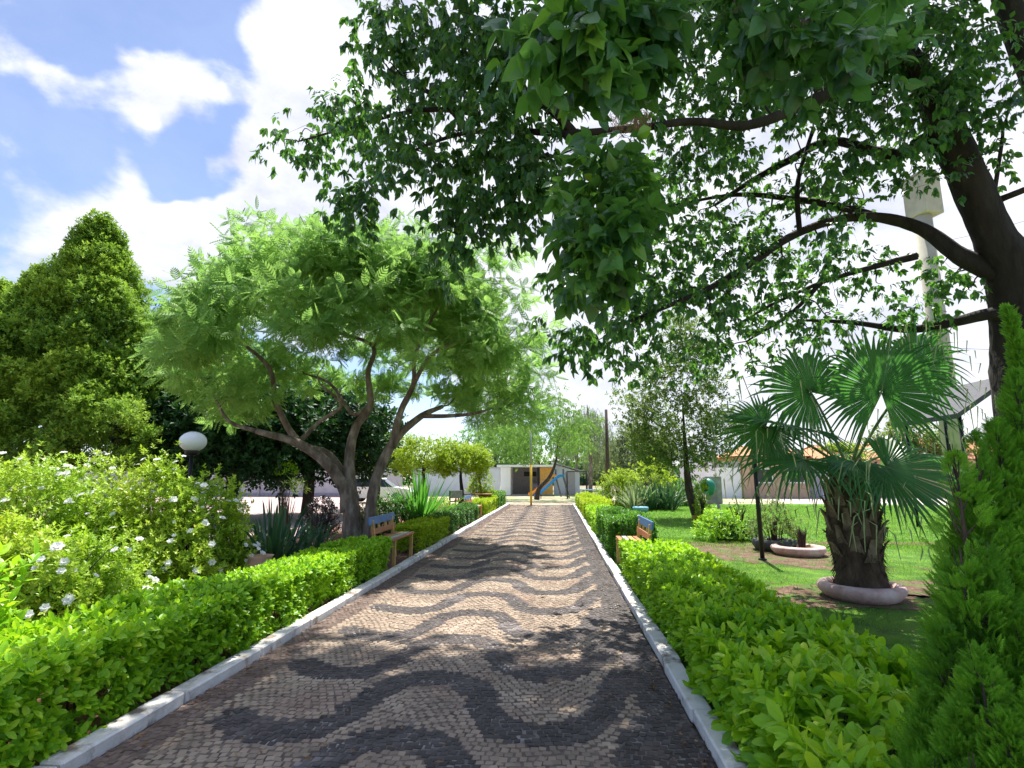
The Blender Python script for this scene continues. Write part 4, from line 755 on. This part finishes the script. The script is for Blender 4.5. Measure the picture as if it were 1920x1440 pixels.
# ------------------------------------------------------------------ flowering bushes
def flower_mesh():
    g = Geo(); 
    for lay, (n, l, w, el) in enumerate(((6, .032, .026, .25), (5, .022, .02, .8))):
        for k in range(n):
            a = k*2*PI/n+lay*.4; put_leaves(g, A([[0, 0, 0]]), A([[math.cos(a), math.sin(a), el]]), A([[-math.cos(a)*el, -math.sin(a)*el, 1]]), l, w, T_OVAL, A([R.random()*.7]))
    return g
def bush(c, rx, ry, h, label, mat='garden', L=.055, n=2600, flowers=0, group='white flowering bushes on the left', name='gardenia_bush', cat='bush', nl=7, tmpl=T_RHOMB, zb=.1, up=.6, W=.48):
    root = thing(name, label, cat, (c[0], c[1], 0), group); g = Geo(); d = rand_dirs(n); d[:, 2] = np.abs(d[:, 2])*1.1-.12
    lump = 1+.2*vnoise(d*A([rx, ry, h]), 2.6, int(c[0]*10) % 97)+.14*vnoise(d, 6, 5)+.10*np.maximum(0, R.normal(size=n)); r = (.62+.38*R.random(n)**.55)*lump
    P_ = np.stack([c[0]+d[:, 0]*rx*r, c[1]+d[:, 1]*ry*r, np.maximum(.06, zb+(h-zb)*np.clip(d[:, 2], -.1, 1)*r)], 1)
    t = np.clip(.5+.3*vnoise(P_, 2.3, 8)+R.normal(size=n)*.13+.1*d[:, 2], 0, 1); Dn = norm(d*.8+A([0, 0, up])+R.normal(size=(n, 3))*.35)
    shoots(g, P_, Dn, nl, L, L*W, tmpl, .9, L, t, .6)
    s = g
    for k in range(26):
        a = R.random()*6.28; q = R.random()*.75; e = A([c[0]+math.cos(a)*rx*q, c[1]+math.sin(a)*ry*q, h*(.55+.25*R.random())]); s.tube([(c[0]+math.cos(a)*rx*q*.3, c[1]+math.sin(a)*ry*q*.3, -.01), (A((c[0], c[1], 0))*.4+e*.6)+A([0, 0, .02]), e], [.014, .01, .004], 5, 1)
    g.build('foliage', [M[mat], M['bark']], root)
    if flowers:
        me = None; to_cam = norm(A([0-c[0], 0-c[1], 1.2])); i = np.nonzero((d@to_cam > .12) & (r > .93))[0]; i = R.permutation(i)[:flowers]
        for k in i:
            if me is None: o = flower_mesh().build('flower', M['petal'], root, (0, 0, 0)); me = o
            else: o = me.copy(); C.objects.link(o); o.parent = root
            o.location = Vector(P_[k]+Dn[k]*(L*2.0))-root.location; o.rotation_euler = Vector(Dn[k]+A([.0, -.35, .2])).to_track_quat('Z', 'Y').to_euler(); s_ = .85+R.random()*.9; o.scale = (s_, s_, s_)
    return root
bush((-5.45, 7.4), 1.2, 1.2, 1.56, 'white flowering bush below the globe lamp, right one of the bushes', flowers=100, n=7600)
bush((-7.05, 6.9), 1.35, 1.3, 1.74, 'tall white flowering bush at the left edge behind the near one', flowers=100, n=7600)
bush((-5.25, 5.3), 1.15, .95, 1.12, 'low white flowering bush just behind the near left hedge', flowers=90, n=4600)
bush((-4.15, 3.55), .5, .5, .98, 'young bright green broad leaved shrub at the left edge by the hedge', mat='hedge', L=.12, n=170, name='broadleaf_shrub', group=None, nl=6, tmpl=T_OVATE, W=.42)
def straps(px, Y, n, h, label, mat='iris', w=.045, arch=.5, name='strap_plant', group=None, loc=None, rad=.25, lean=None, cat='plant'):
    b = loc or ground_at(px, Y); root = thing(name, label, cat, b, group); g = Geo()
    for k in range(n):
        a = R.random()*6.28; el = .25+R.random()*1.0; l = h*(.65+.5*R.random()); o = A(b)+A([math.cos(a), math.sin(a), 0])*rad*R.random(); d = A([math.cos(a)*math.cos(el+.35), math.sin(a)*math.cos(el+.35), math.sin(el+.35)])
        if lean is not None: d = norm(d+A(lean))
        s = norm(np.cross(d, A([0, 0, 1.]))+R.normal(size=3)*.1); V = []; m = 6; ww = w*(.7+.5*R.random())
        for i in range(m+1):
            t = i/m; p = o+d*l*t+A([0, 0, -1])*arch*l*t**2.6*(.4+.6*R.random()*0+.3); hw = ww*.5*(.6+1.2*t if t < .35 else 1.0)*(1-t**3)**.8; nn = norm(np.cross(s, d)); V += [p-s*hw+nn*hw*.25, p, p+s*hw+nn*hw*.25]
        f = []
        for i in range(m): j = i*3; f += [(j, j+1, j+4, j+3), (j+1, j+2, j+5, j+4)]
        g.add(V, f, 0, R.random())
    g.build('leaves', M[mat], root); return root
straps(455, 9.0, 85, 1.5, 'dark green strap leaved plant beside the white flowering bush', w=.07, arch=.35, loc=Vector((-4.45, 8.5, 0)))
straps(520, 10.0, 60, 1.3, 'arching strap leaved plant reaching over the white plant label', w=.06, arch=.55, loc=Vector((-4.2, 9.3, 0)))
straps(500, 11, 34, 1.5, 'tall strap leaved plant against the grey wall', w=.06, arch=.35, loc=Vector((-5.3, 10.2, 0)))
straps(795, 16.5, 170, 1.75, 'bright green bladed plant fanning up behind the left hedge', 'agave', .075, .04, 'bladed_plant', rad=.12, loc=ground_at(793, 16.4))
straps(600, 14, 44, .75, 'dark purple leaved plant left of the forked trunk', 'purple', .07, .2, 'dark_plant', loc=ground_at(612, 14.6), rad=.3)
bush(tuple(ground_at(618, 15.5))[:2], .5, .45, 1.0, 'black leaved small shrub behind the forked trunk', mat='purple', L=.09, n=260, name='dark_shrub', group=None)
bush(tuple(ground_at(745, 15.8))[:2], .8, .6, .95, 'dark green shrub between the forked trunk and the bladed plant', mat='hedge_dark', L=.08, n=620, name='low_shrub', group='low shrubs in the left bed')
bush(tuple(ground_at(700, 15.2))[:2], .5, .5, .8, 'pale leaved shrub growing at the foot of the forked trunk', mat='citrus', L=.07, n=330, name='low_shrub', group='low shrubs in the left bed')
bush(tuple(ground_at(830, 17.5))[:2], .5, .5, .75, 'small yellowish shrub right of the bladed plant', mat='topiary', L=.07, n=300, name='low_shrub', group='low shrubs in the left bed')
for px, Y, lab in ((1182, 27, 'left strap leaved clump by the terracotta planter'), (1215, 27, 'middle strap leaved clump behind the terracotta planter'), (1243, 27, 'right dark strap leaved clump by the pale planter')):
    straps(px, Y, 90, 1.75, lab, 'iris' if px > 1200 else 'grey_green', .09, .3, 'strap_clump', 'strap leaved clumps on the right lawn', rad=.4)
bush(tuple(ground_at(1160, 29))[:2], 1.2, 1.0, 1.95, 'yellow green bush at the right of the path end', mat='topiary', L=.12, n=900, name='yellow_bush', group='bushes on the right lawn')
bush(tuple(ground_at(1215, 31))[:2], 1.6, 1.2, 2.3, 'light yellow bush behind the strap leaved clumps', mat='hedge_yellow', L=.12, n=1000, name='yellow_bush', group='bushes on the right lawn')
bush(tuple(ground_at(1272, 31))[:2], 1.1, .9, 1.35, 'round green bush left of the citrus trunk', mat='hedge_mid', L=.1, n=800, name='green_bush', group='bushes on the right lawn')
bush(tuple(ground_at(1370, 14.6))[:2], .52, .35, .36, 'low dark clipped bush on the bare soil', mat='hedge_dark', L=.045, n=900, name='low_bush', group='bushes on the right lawn')
bush((p.x+.15, p.y+.4), .55, .5, 1.0, 'airy light green shrub growing from the black tyre', mat='citrus', L=.06, n=330, name='leafy_shrub', group='bushes on the right lawn', zb=.3)
bush((p.x-.5, p.y+2.2), .6, .5, .75, 'bright low shrub behind the black lamp pole', mat='hedge', L=.07, n=380, name='leafy_shrub', group='bushes on the right lawn')
bush(tuple(ground_at(1304, 21))[:2], .28, .28, 1.35, 'yellow green sprout against the citrus trunk', mat='topiary', L=.08, n=170, name='leafy_sprout', group='bushes on the right lawn')
bush(tuple(ground_at(1370, 20))[:2], .45, .4, .75, 'sparse seedling beside the short wooden post', mat='topiary', L=.06, n=50, name='seedling', group=None)
bush((p2.x+.1, p2.y+.45), .18, .18, .75, 'thin dry plant standing in the pink tyre planter', mat='citrus', L=.05, n=26, name='thin_plant', group=None)
# sapling, sprouts on the left
bush(tuple(ground_at(556, 15))[:2], .3, .3, 1.35, 'small palm like sapling in front of the grey wall', mat='citrus', L=.2, n=12, name='sapling', group=None, W=.15, zb=1.1)
bush(tuple(ground_at(545, 18))[:2], .35, .35, 1.95, 'bright leaf tuft of a sapling below the dark tree', mat='hedge', L=.12, n=40, name='sapling', group=None, W=.4, zb=1.6)
# ------------------------------------------------------------------ lamps, posts, labels
def lamp(loc, label, h, globe=True, r=.2):
    root = thing('garden_lamp', label, 'lamp', loc, 'garden lamps'); g = Geo(); c = Vector(loc)
    g.tube([c+Vector((0, 0, -.02)), c+Vector((0, 0, h-.22))], .032, 12); g.lathe(c, [(.09, -.01), (.09, .03), (.04, .06)], 16); g.build('pole', M['black'], root)
    if globe:
        g = Geo(); g.lathe(c+Vector((0, 0, h-.24)), [(.03, 0), (.10, .02), (.12, .07), (.075, .11)], 20); g.build('collar', M['black'], root)
        g = Geo(); prof = [(max(.001, r*math.cos(t)), r*.80*math.sin(t)) for t in np.linspace(-1.25, PI/2, 16)]; g.lathe(c+Vector((0, 0, h)), prof, 28); g.build('globe', M['opal'], root)
t = at(362, 828, 8.9); lamp((t.x, t.y, 0), 'white globe lamp on a dark pole above the flowering bush', t.z, r=.215)
def pole_lamp():
    b = ground(1430, 1050); root = thing('lamp_pole', 'thin black pole standing on bare soil left of the fan palm', 'pole', b); g = Geo(); g.tube([b+Vector((0, 0, -.02)), b+Vector((-.01, 0, 1.2)), b+Vector((-.02, 0, 2.75))], .043, 12); g.build('pole', M['black'], root)
    g = Geo(); g.lathe(b+Vector((0, 0, 0)), [(.08, -.01), (.08, .02), (.045, .04)], 14); g.build('base', M['black'], root); g = Geo(); g.lathe(b+Vector((-.02, 0, 2.74)), [(.001, .05), (.05, .03), (.06, 0), (.044, -.03)], 14); g.build('cap', M['black'], root)
pole_lamp()
def label_stake(loc, label, w=.26):
    root = thing('plant_label', label, 'sign', loc); g = Geo(); c = Vector(loc); g.tube([c+Vector((0, 0, -.02)), c+Vector((0, 0, .42))], .01, 6); g.build('stake', M['grey'], root); g = Geo(); g.box(c+Vector((0, 0, .47)), (w, .012, .10), .1, 0, -.5, .004); g.build('plate', M['white'], root)
label_stake(ground(556, 1052)+Vector((0, .3, 0)), 'small white plant label on a stake under the strap leaves')
b = ground(1350, 980); g = Geo(); g.tube([b+Vector((0, 0, -.03)), b+Vector((.01, 0, .3)), b+Vector((-.02, 0, .62))], [.06, .055, .05], 9, 0, .1); root = tag(g.build('wooden_post', M['concrete'], None, b), 'short grey wooden post on the sunny lawn', 'post')
g = Geo(); a = ground(1297, 973); c = ground(1345, 974)
for k in range(4):
    t0, t1 = a+(c-a)*(k/4), a+(c-a)*((k+1)/4); g.box((t0+t1)/2+Vector((0, 0, .06)), ((t1-t0).length-.01, .14, .14), math.atan2((c-a).y, (c-a).x), 0 if k < 2 else 1, 0, .01)
tag(g.build('lawn_edging', [M['kerb_orange'], M['kerb']], None, a), 'low orange and white painted edging beside the citrus trunk', 'edging')
b = ground(996, 948); root = thing('yellow_pole', 'yellow net pole standing at the far end of the path', 'pole', b); g = Geo(); g.tube([b, b+Vector((0, 0, 2.2))], .06, 12); g.build('pole', M['pole_yellow'], root); g = Geo(); g.tube([b+Vector((0, 0, 2.2)), b+Vector((0, 0, 4.3))], .052, 12); g.build('upper_pole', M['pole_green'], root)
def sign_post(loc, label):
    root = thing('sign_post', label, 'sign', loc); g = Geo(); c = Vector(loc); g.box(c+Vector((-.05, 0, .55)), (.05, .05, 1.1), 0, 0, 0, .006); g.build('post', M['black'], root); g = Geo(); g.box(c+Vector((.17, .03, .98)), (.4, .03, .26), .2, 0, 0, .006); g.build('board', M['concrete'], root)
sign_post(ground_at(850, 18.6), 'dark post with a small pale board in the left hedge')
# wooden garden table set behind the dark hedge on the left
def picnic(loc, label):
    root = thing('picnic_table', label, 'table', loc); c = Vector(loc); g = Geo(); g.box(c+Vector((0, 0, .74)), (1.9, .75, .05), .1, 0, 0, .008); g.build('table_top', M['slat_orange'], root)
    for s in (-1, 1):
        g = Geo(); g.box(c+Vector((0, s*.75, .44)), (1.9, .26, .045), .1, 0, 0, .006); g.build('bench_board', M['slat_orange'], root)
        for u in (-1, 1): g = Geo(); g.tube([c+Vector((u*.7, s*.7, 0)), c+Vector((u*.7, s*.2, .72))], .035, 6); g.build('leg', M['slat_yellow'], root)
picnic(ground_at(872, 26)+Vector((.4, 0, 0)), 'low orange wooden table set beneath the yellow small tree')
# ------------------------------------------------------------------ playground
def slide(loc, rz, mat, label):
    root = thing('slide', label, 'slide', loc, 'playground slides'); m = Matrix.Rotation(rz, 3, 'Z'); o = Vector(loc)
    def W(x, y, z): return A(o+m@Vector((x, y, z)))
    g = Geo(); prof = [(-1.35, .18), (-1.1, .2), (-.7, .55), (.3, 1.45), (.5, 1.55), (.75, 1.55)]; V = []; 
    for x, z in prof: V += [W(x, -.24, z+.14), W(x, -.22, z), W(x, .22, z), W(x, .24, z+.14), W(x, .27, z+.14), W(x, .25, z-.04), W(x, -.25, z-.04), W(x, -.27, z+.14)]
    f = [(i*8+j, i*8+(j+1) % 8, (i+1)*8+(j+1) % 8, (i+1)*8+j) for i in range(len(prof)-1) for j in range(8)]+[tuple(range(8)), tuple(40+j for j in range(8))[::-1]]; g.add(V, f); g.build('chute', M[mat], root)
    for s in (-.22, .22):
        g = Geo(); g.tube([W(.75, s, 2.1), W(.75, s, 1.5), W(1.15, s, 0)], .025, 8); g.build('ladder_rail', M['black'], root)
    for k in range(5): g = Geo(); t = k/5; g.tube([W(1.1-.3*t, -.22, .2+1.15*t), W(1.1-.3*t, .22, .2+1.15*t)], .018, 6); g.build('rung', M['grey'], root)
    g = Geo(); g.tube([W(-.9, 0, .3), W(-.9, 0, -.02)], .03, 8); g.build('foot', M['black'], root)
slide(ground_at(1035, 40), .15, 'slide_blue', 'blue metal slide beside the leaning trunk'); slide(ground_at(1022, 42.3)+Vector((0, 0, 0)), .15, 'slide_orange', 'orange slide just behind the blue one')
def frame(loc, label):
    root = thing('climbing_frame', label, 'play frame', loc); c = Vector(loc)
    for x in (-.7, .7):
        for y in (-.5, .5): g = Geo(); g.tube([c+Vector((x, y, -.02)), c+Vector((x, y, 1.95))], .04, 8); g.build('post', M['black'], root)
    for y in (-.5, .5): g = Geo(); g.tube([c+Vector((-.7, y, 1.9)), c+Vector((.7, y, 1.9))], .03, 8); g.build('beam', M['black'], root)
    for k in range(5): g = Geo(); g.tube([c+Vector((-.56+.28*k, -.5, 1.93)), c+Vector((-.56+.28*k, .5, 1.93))], .018, 6); g.build('rung', M['grey'], root)
frame(ground_at(1078, 40), 'dark climbing frame right of the slides')
def low_table(loc, label):
    root = thing('low_table', label, 'table', loc, 'pale blue tables'); c = Vector(loc); g = Geo(); g.box(c+Vector((0, 0, .7)), (1.5, .6, .07), 0, 0, 0, .01); g.build('table_top', M['tyre_blue'], root)
    for s in (-.5, .5): g = Geo(); g.box(c+Vector((s, 0, .333)), (.12, .4, .666)); g.build('leg', M['concrete'], root)
low_table(ground_at(1104, 36), 'pale blue low table behind the far right hedge')
# ------------------------------------------------------------------ buildings, walls, vehicles, poles
def part_box(root, name, c, s, mat, rz=0, bevel=.01): g = Geo(); g.box(c, s, rz, 0, 0, bevel); return g.build(name, M[mat], root)
Yb = 47
def X(px, Y=Yb): return ground_at(px, Y).x
r = thing('garden_wall', 'long pale bluish wall at the left of the kiosk', 'wall', (X(900), Yb-3, 0)); xl, xr = X(780, Yb-3), X(938, Yb-3); part_box(r, 'wall_face', ((xl+xr)/2, Yb-3, 1.1), (xr-xl, .2, 2.2), 'wall_cool'); part_box(r, 'coping', ((xl+xr)/2, Yb-3, 2.24), (xr-xl+.05, .28, .07), 'grey')
r = thing('kiosk', 'low open fronted kiosk with white roof edge at the path end', 'building', (X(990), Yb, 0)); x0, x1, x2, x3 = X(942), X(960), X(1012), X(1034)
part_box(r, 'side_wall', ((x0+x1)/2, Yb, 1.15), (x1-x0, 3.0, 2.3), 'wall_white'); part_box(r, 'back_wall', ((x1+x3)/2, Yb+1.4, 1.15), (x3-x1-.01, .2, 2.3), 'dark_room'); part_box(r, 'roof', ((x0+x3)/2, Yb-.1, 2.39), (x3-x0+.5, 3.6, .16), 'white')
part_box(r, 'door', ((x2+x3)/2, Yb-1.3, 1.14), (x3-x2, .08, 2.28), 'door_orange'); part_box(r, 'post', (x2-.15, Yb-1.3, 1.15), (.14, .14, 2.3), 'black'); w = part_box(r, 'window', (x1+1.5, Yb+1.27, 1.75), (1.1, .06, .4), 'black'); part_box(r, 'floor', ((x1+x3)/2, Yb, .03), (x3-x1, 2.8, .1), 'concrete')
part_box(r, 'counter', (x1+2.0, Yb+.3, .5), (1.0, .5, .9), 'dark_room')
r = thing('shed', 'pale grey shed with sloping roof beside the kiosk', 'building', (X(1060), Yb+1, 0)); x0, x1 = X(1036, Yb+1), X(1082, Yb+1)
g = Geo(); y0, y1 = Yb-.3, Yb+3; V = [(x0, y0, 0), (x1, y0, 0), (x1, y0, 1.9), (x0, y0, 2.6), (x0, y1, 0), (x1, y1, 0), (x1, y1, 1.9), (x0, y1, 2.6)]; g.add(V, [(0, 1, 2, 3), (5, 4, 7, 6), (0, 3, 7, 4), (1, 5, 6, 2), (3, 2, 6, 7)]); g.build('wall', M['wall_cool'], r)
g = Geo(); g.add([(x0-.2, y0-.3, 2.70), (x1+.4, y0-.3, 1.90), (x1+.4, y1, 1.90), (x0-.2, y1, 2.70), (x0-.2, y0-.3, 2.78), (x1+.4, y0-.3, 1.98), (x1+.4, y1, 1.98), (x0-.2, y1, 2.78)], [(3, 2, 1, 0), (4, 5, 6, 7), (0, 1, 5, 4), (1, 2, 6, 5), (2, 3, 7, 6), (3, 0, 4, 7)]); g.build('roof', M['grey'], r)
part_box(r, 'door', ((x0+x1)/2+.3, y0-.03, .95), (.8, .06, 1.9), 'grey')
r = thing('boundary_wall', 'long grey wall with posts beyond the plaza on the left', 'wall', (X(560, 42), 42, 0)); x0, x1 = X(150, 42), X(760, 42); part_box(r, 'wall_face', ((x0+x1)/2, 42, 1.05), (x1-x0, .2, 2.1), 'wall_grey'); part_box(r, 'plinth', ((x0+x1)/2, 41.86, .12), (x1-x0, .1, .3), 'dark_room')
for px in (430, 500, 579, 660): part_box(r, 'wall_post', (X(px, 41.8), 41.8, 1.08), (.16, .16, 2.16), 'grey')
def car(loc, rz, label):
    root = thing('parked_car', label, 'car', loc); m = Matrix.Rotation(rz, 3, 'Z'); o = Vector(loc)
    def prism(g, prof, w0, w1):
        n = len(prof); V = [A(o+m@Vector((x, -w, z))) for (x, z), w in zip(prof, w0)]+[A(o+m@Vector((x, w, z))) for (x, z), w in zip(prof, w0)]
        g.add(V, [tuple(range(n)), tuple(range(2*n-1, n-1, -1))]+[(i, i+n, (i+1) % n+n, (i+1) % n) for i in range(n)])
    g = Geo(); prism(g, [(-2, .3), (2, .3), (2.05, .62), (1.9, .82), (1.0, .93), (-1.75, .96), (-2.05, .8)], [.78, .78, .8, .8, .82, .82, .8], 0); g.build('body', M['white'], root)
    g = Geo(); prism(g, [(-1.6, .965), (1.0, .935), (.35, 1.40), (-1.2, 1.42)], [.80, .80, .64, .64], 0); g.build('windows', M['glass'], root)
    g = Geo(); prism(g, [(-1.2, 1.425), (.35, 1.405), (.25, 1.47), (-1.1, 1.48)], [.66, .66, .6, .6], 0); g.build('roof', M['white'], root)
    for x in (-1.25, 1.25):
        for y in (-.74, .74): g = Geo(); g.tube([o+m@Vector((x, y-.1, .31)), o+m@Vector((x, y+.1, .31))], .31, 18); g.build('wheel', M['tyre_black'], root)
car(ground_at(718, 33), .1, 'white parked car with dark windows behind the forked trunk')
# right side
r = thing('phone_booth', 'grey pillar with a round green phone hood near the citrus tree', 'phone booth', ground_at(1318, 33)); c = ground_at(1322, 33.3); part_box(r, 'pillar', c+Vector((.15, .1, .78)), (.9, .25, 1.56), 'concrete')
g = Geo(); V = []; cc = A(c)+A([-.35, -.2, .95]); ax = norm(A([-.8, -.55, 0])); s1 = norm(np.cross(ax, A([0, 0, 1.]))); s2 = A([0, 0, 1.]); prof = [(.26, .10), (.40, .06), (.50, -.08), (.50, -.22), (.40, -.38), (.2, -.46), (.001, -.48)]; ns = 20
for rr_, dd in prof:
    for k in range(ns): t_ = k*2*PI/ns; V.append(cc+ax*dd+s1*math.cos(t_)*rr_+s2*math.sin(t_)*rr_)
g.add(V, [(i*ns+j, i*ns+(j+1) % ns, (i+1)*ns+(j+1) % ns, (i+1)*ns+j) for i in range(len(prof)-1) for j in range(ns)], smooth=True); g.build('hood', M['green_plastic'], r); g = Geo(); g.box(cc-ax*.1+A([0, 0, -.02]), (.22, .2, .34), .6, 0, 0, .02); g.build('telephone', M['black'], r)
Yh = 42
def XR(px, Y=Yh): return ground_at(px, Y).x
r = thing('white_wall', 'plain bright white street wall left of the beige house', 'wall', (XR(1355), Yh, 0)); x0, x1 = XR(1334), XR(1376); part_box(r, 'wall_face', ((x0+x1)/2, Yh, 1.05), (x1-x0, .25, 2.3), 'wall_white'); part_box(r, 'coping', ((x0+x1)/2, Yh, 2.42), (x1-x0, .34, .42), 'grey')
r = thing('beige_house', 'beige house with clay tile roof seen through the palm leaves', 'house', (XR(1450), Yh+3, 0)); x0, x1 = XR(1379, Yh+.0), XR(1500, Yh+.0); h = 3.0
part_box(r, 'wall', ((x0+x1)/2, Yh+3.0, h/2), (x1-x0, 6, h), 'wall_beige'); part_box(r, 'corner_column', (x0+.25, Yh-.12, h/2), (.5, .3, h), 'wall_beige')
g = Geo(); zt = h+1.3; V = [(x0-.5, Yh-.6, h+.02), (x1+.4, Yh-.6, h+.02), (x1+.4, Yh+6.5, h+.02), (x0-.5, Yh+6.5, h+.02), (x0+2.2, Yh+3, zt), (x1-2.2, Yh+3, zt)]; g.add(V, [(0, 1, 5, 4), (1, 2, 5), (2, 3, 4, 5), (3, 0, 4), (3, 2, 1, 0)]); g.build('roof', M['roof_tile'], r)
for px in (1420, 1478): w = part_box(r, 'window', (XR(px), Yh-.03, 1.6), (1.2, .06, 1.1), 'white'); part_box(w, 'pane', (XR(px), Yh-.075, 1.6), (1.0, .03, .9), 'glass')
r = thing('white_house', 'whitish house front right of the beige house', 'house', (XR(1540), Yh+3, 0)); x0, x1 = XR(1502), XR(1600); part_box(r, 'wall', ((x0+x1)/2, Yh+3.2, 1.4), (x1-x0, 6, 2.8), 'wall_white'); part_box(r, 'door', (XR(1514), Yh+.17, 1.05), (.9, .06, 2.1), 'dark_room')
g = Geo(); V = [(x0-.1, Yh-.3, 2.82), (x1+.4, Yh-.3, 2.82), (x1+.4, Yh+6.5, 2.82), (x0-.1, Yh+6.5, 2.82), (x0+2, Yh+3, 4.0), (x1-2, Yh+3, 4.0)]; g.add(V, [(0, 1, 5, 4), (1, 2, 5), (2, 3, 4, 5), (3, 0, 4), (3, 2, 1, 0)]); g.build('roof', M['roof_tile'], r)
r = thing('pink_house', 'low orange toned house behind the conifer at the right edge', 'house', (XR(1720), Yh+5, 0)); x0, x1 = XR(1620, Yh+2), XR(1900, Yh+2); part_box(r, 'wall', ((x0+x1)/2, Yh+5.2, 1.4), (x1-x0, 6, 2.8), 'wall_beige')
g = Geo(); V = [(x0-.5, Yh+1.6, 2.82), (x1+.5, Yh+1.6, 2.82), (x1+.5, Yh+9, 2.82), (x0-.5, Yh+9, 2.82), (x0+2, Yh+5, 4.6), (x1-2, Yh+5, 4.6)]; g.add(V, [(0, 1, 5, 4), (1, 2, 5), (2, 3, 4, 5), (3, 0, 4), (3, 2, 1, 0)]); g.build('roof', M['roof_tile'], r)
for px in (1680, 1790): w = part_box(r, 'window', (XR(px, Yh+2), Yh+2.17, 1.5), (1.4, .06, 1.1), 'white'); part_box(w, 'pane', (XR(px, Yh+2), Yh+2.12, 1.5), (1.2, .03, .9), 'glass')
r = thing('apartment_block', 'pale two storey building glimpsed behind the citrus tree', 'building', (XR(1330, 58), 60, 0)); x0, x1 = XR(1290, 58), XR(1372, 58); part_box(r, 'wall', ((x0+x1)/2, 61, 1.9), (x1-x0, 6, 3.8), 'wall_white')
for px in (1312, 1333, 1354): w = part_box(r, 'window', (XR(px, 58), 57.97, 2.7), (.8, .08, .7), 'grey'); part_box(w, 'pane', (XR(px, 58), 57.9, 2.7), (.6, .06, .5), 'glass')
# tall tower behind the palm
b = ground_at(1772, 30); r = thing('water_tower', 'tall pale concrete tower with a square tank head behind the big trunk', 'tower', b); zt = at(1760, 405, 30).z; z2 = at(1760, 335, 30).z
g = Geo(); g.tube([b, b+Vector((0, 0, zt))], [.50, .42], 20, 0, 0); g.build('shaft', M['tower'], r); part_box(r, 'tank', b+Vector((.12, 0, (zt+z2)/2)), (1.25, 1.25, z2-zt), 'tower', .3, .05); part_box(r, 'tank_lid', b+Vector((.12, 0, z2+.06)), (1.36, 1.36, .12), 'concrete', .3, .02)
def utility(px, pyb, pyt, Y, label, lean=0.0, arms=1, rad=.14):
    b = ground_at(px, Y); t = at(px, pyt, Y); t.x += lean; root = thing('utility_pole', label, 'pole', b, 'utility poles'); g = Geo(); g.tube([b, t], [rad, rad*.7], 10); g.build('pole', M['bark'], root)
    for k in range(arms): g = Geo(); g.box(t-Vector((0, 0, .4+.5*k)), (1.6, .1, .1), .4, 0, 0, .01); g.build('crossarm', M['bark'], root)
    return t
t1 = utility(1135, 900, 768, 40, 'leaning wooden utility pole against the bright sky', .05, 0, .15); t2 = utility(1152, 900, 855, 70, 'small distant utility pole with crossarm right of the wooden one', 0, 2, .12)
def wire(name, a, b, sag, label, r=.012):
    pts = [A(a)*(1-t)+A(b)*t-A([0, 0, sag*4*t*(1-t)]) for t in np.linspace(0, 1, 20)]; g = Geo(); g.tube(pts, r, 5, 0, 0, False); tag(g.build('overhead_wire', M['black'], None, A(a)), label, 'wire', 'overhead wires')
wire('w', t1-Vector((0, 0, .6)), at(900, 715, 60), .6, 'overhead wire running left from the leaning wooden pole'); wire('w', t1-Vector((0, 0, 1.2)), at(1500, 770, 52), .5, 'overhead wire running right from the leaning wooden pole')
wire('w', at(1780, 652, 28), at(2100, 640, 25), .2, 'thin wire crossing the sky right of the tower', .01); wire('w', at(1780, 450, 26), at(2100, 350, 22), .2, 'upper wire sloping across the sky behind the big trunk', .01); wire('w', at(1780, 475, 26), at(2100, 385, 22), .2, 'lower wire sloping across the sky behind the big trunk', .01)
# dark eave at far right
b = ground_at(1900, 16); r = thing('dark_shelter', 'dark sloping roof of a shelter behind the conifer', 'shelter', b); a0 = A(at(1795, 775, 16)); a1 = A(at(1900, 700, 16)); g = Geo(); V = [a0, a1, a1+A([3, 0, .1]), a0+A([4.5, 0, 0])]; V = V+[v+A([0, 3, 0]) for v in V]; V = A(V); V2 = V+A([0, 0, -.14])
g.add(np.vstack([V[[0, 1, 5, 4]], V2[[0, 1, 5, 4]]]), [(0, 1, 2, 3), (7, 6, 5, 4), (0, 4, 5, 1), (1, 5, 6, 2), (2, 6, 7, 3), (3, 7, 4, 0)]); g.build('roof', M['dark_roof'], r)
for x, y in ((a0[0]+.25, 16.3), (a1[0]-.15, 16.3), (a0[0]+.25, 18.7), (a1[0]-.15, 18.7)):
    zt = a0[2]+(x-a0[0])/(a1[0]-a0[0])*(a1[2]-a0[2])-.15; g = Geo(); g.tube([(x, y, -.02), (x, y, zt)], .05, 8); g.build('post', M['black'], r)
# terracotta urn among the flowering bush
b = ground(380, 1108); c = Vector((-4.15, 7.6, 0)); g = Geo(); g.lathe(c, [(.10, 0), (.15, .08), (.2, .25), (.2, .38), (.15, .46), (.18, .5), (.15, .5), (.12, .4)], 20); tag(g.build('clay_urn', M['tyre_terracotta'], None, c), 'clay pot half hidden between flowering bush and left hedge', 'pot')
# sparse distant tree line closing the view
g = Geo(); n = 26000; x = -150+R.random(n)*330; y = 92+R.random(n)*14; hgt = 3.2+1.2*vnoise(np.stack([x, x*0, x*0], 1), .12, 4)+1.0*vnoise(np.stack([x, x*0, x*0], 1), .5, 6); P_ = np.stack([x, y, np.maximum(.1, R.random(n)**.8*hgt)], 1)
put_leaves(g, P_, rand_dirs(n), rand_dirs(n), 1.0, .8, T_QUAD, np.clip(.4+.3*vnoise(P_, .3, 2)+R.normal(size=n)*.15, 0, 1)); o = g.build('treeline', M['dark']); o['kind'] = 'stuff'
print('faces', sum(len(o.data.polygons) for o in bpy.data.objects if o.type == 'MESH'))
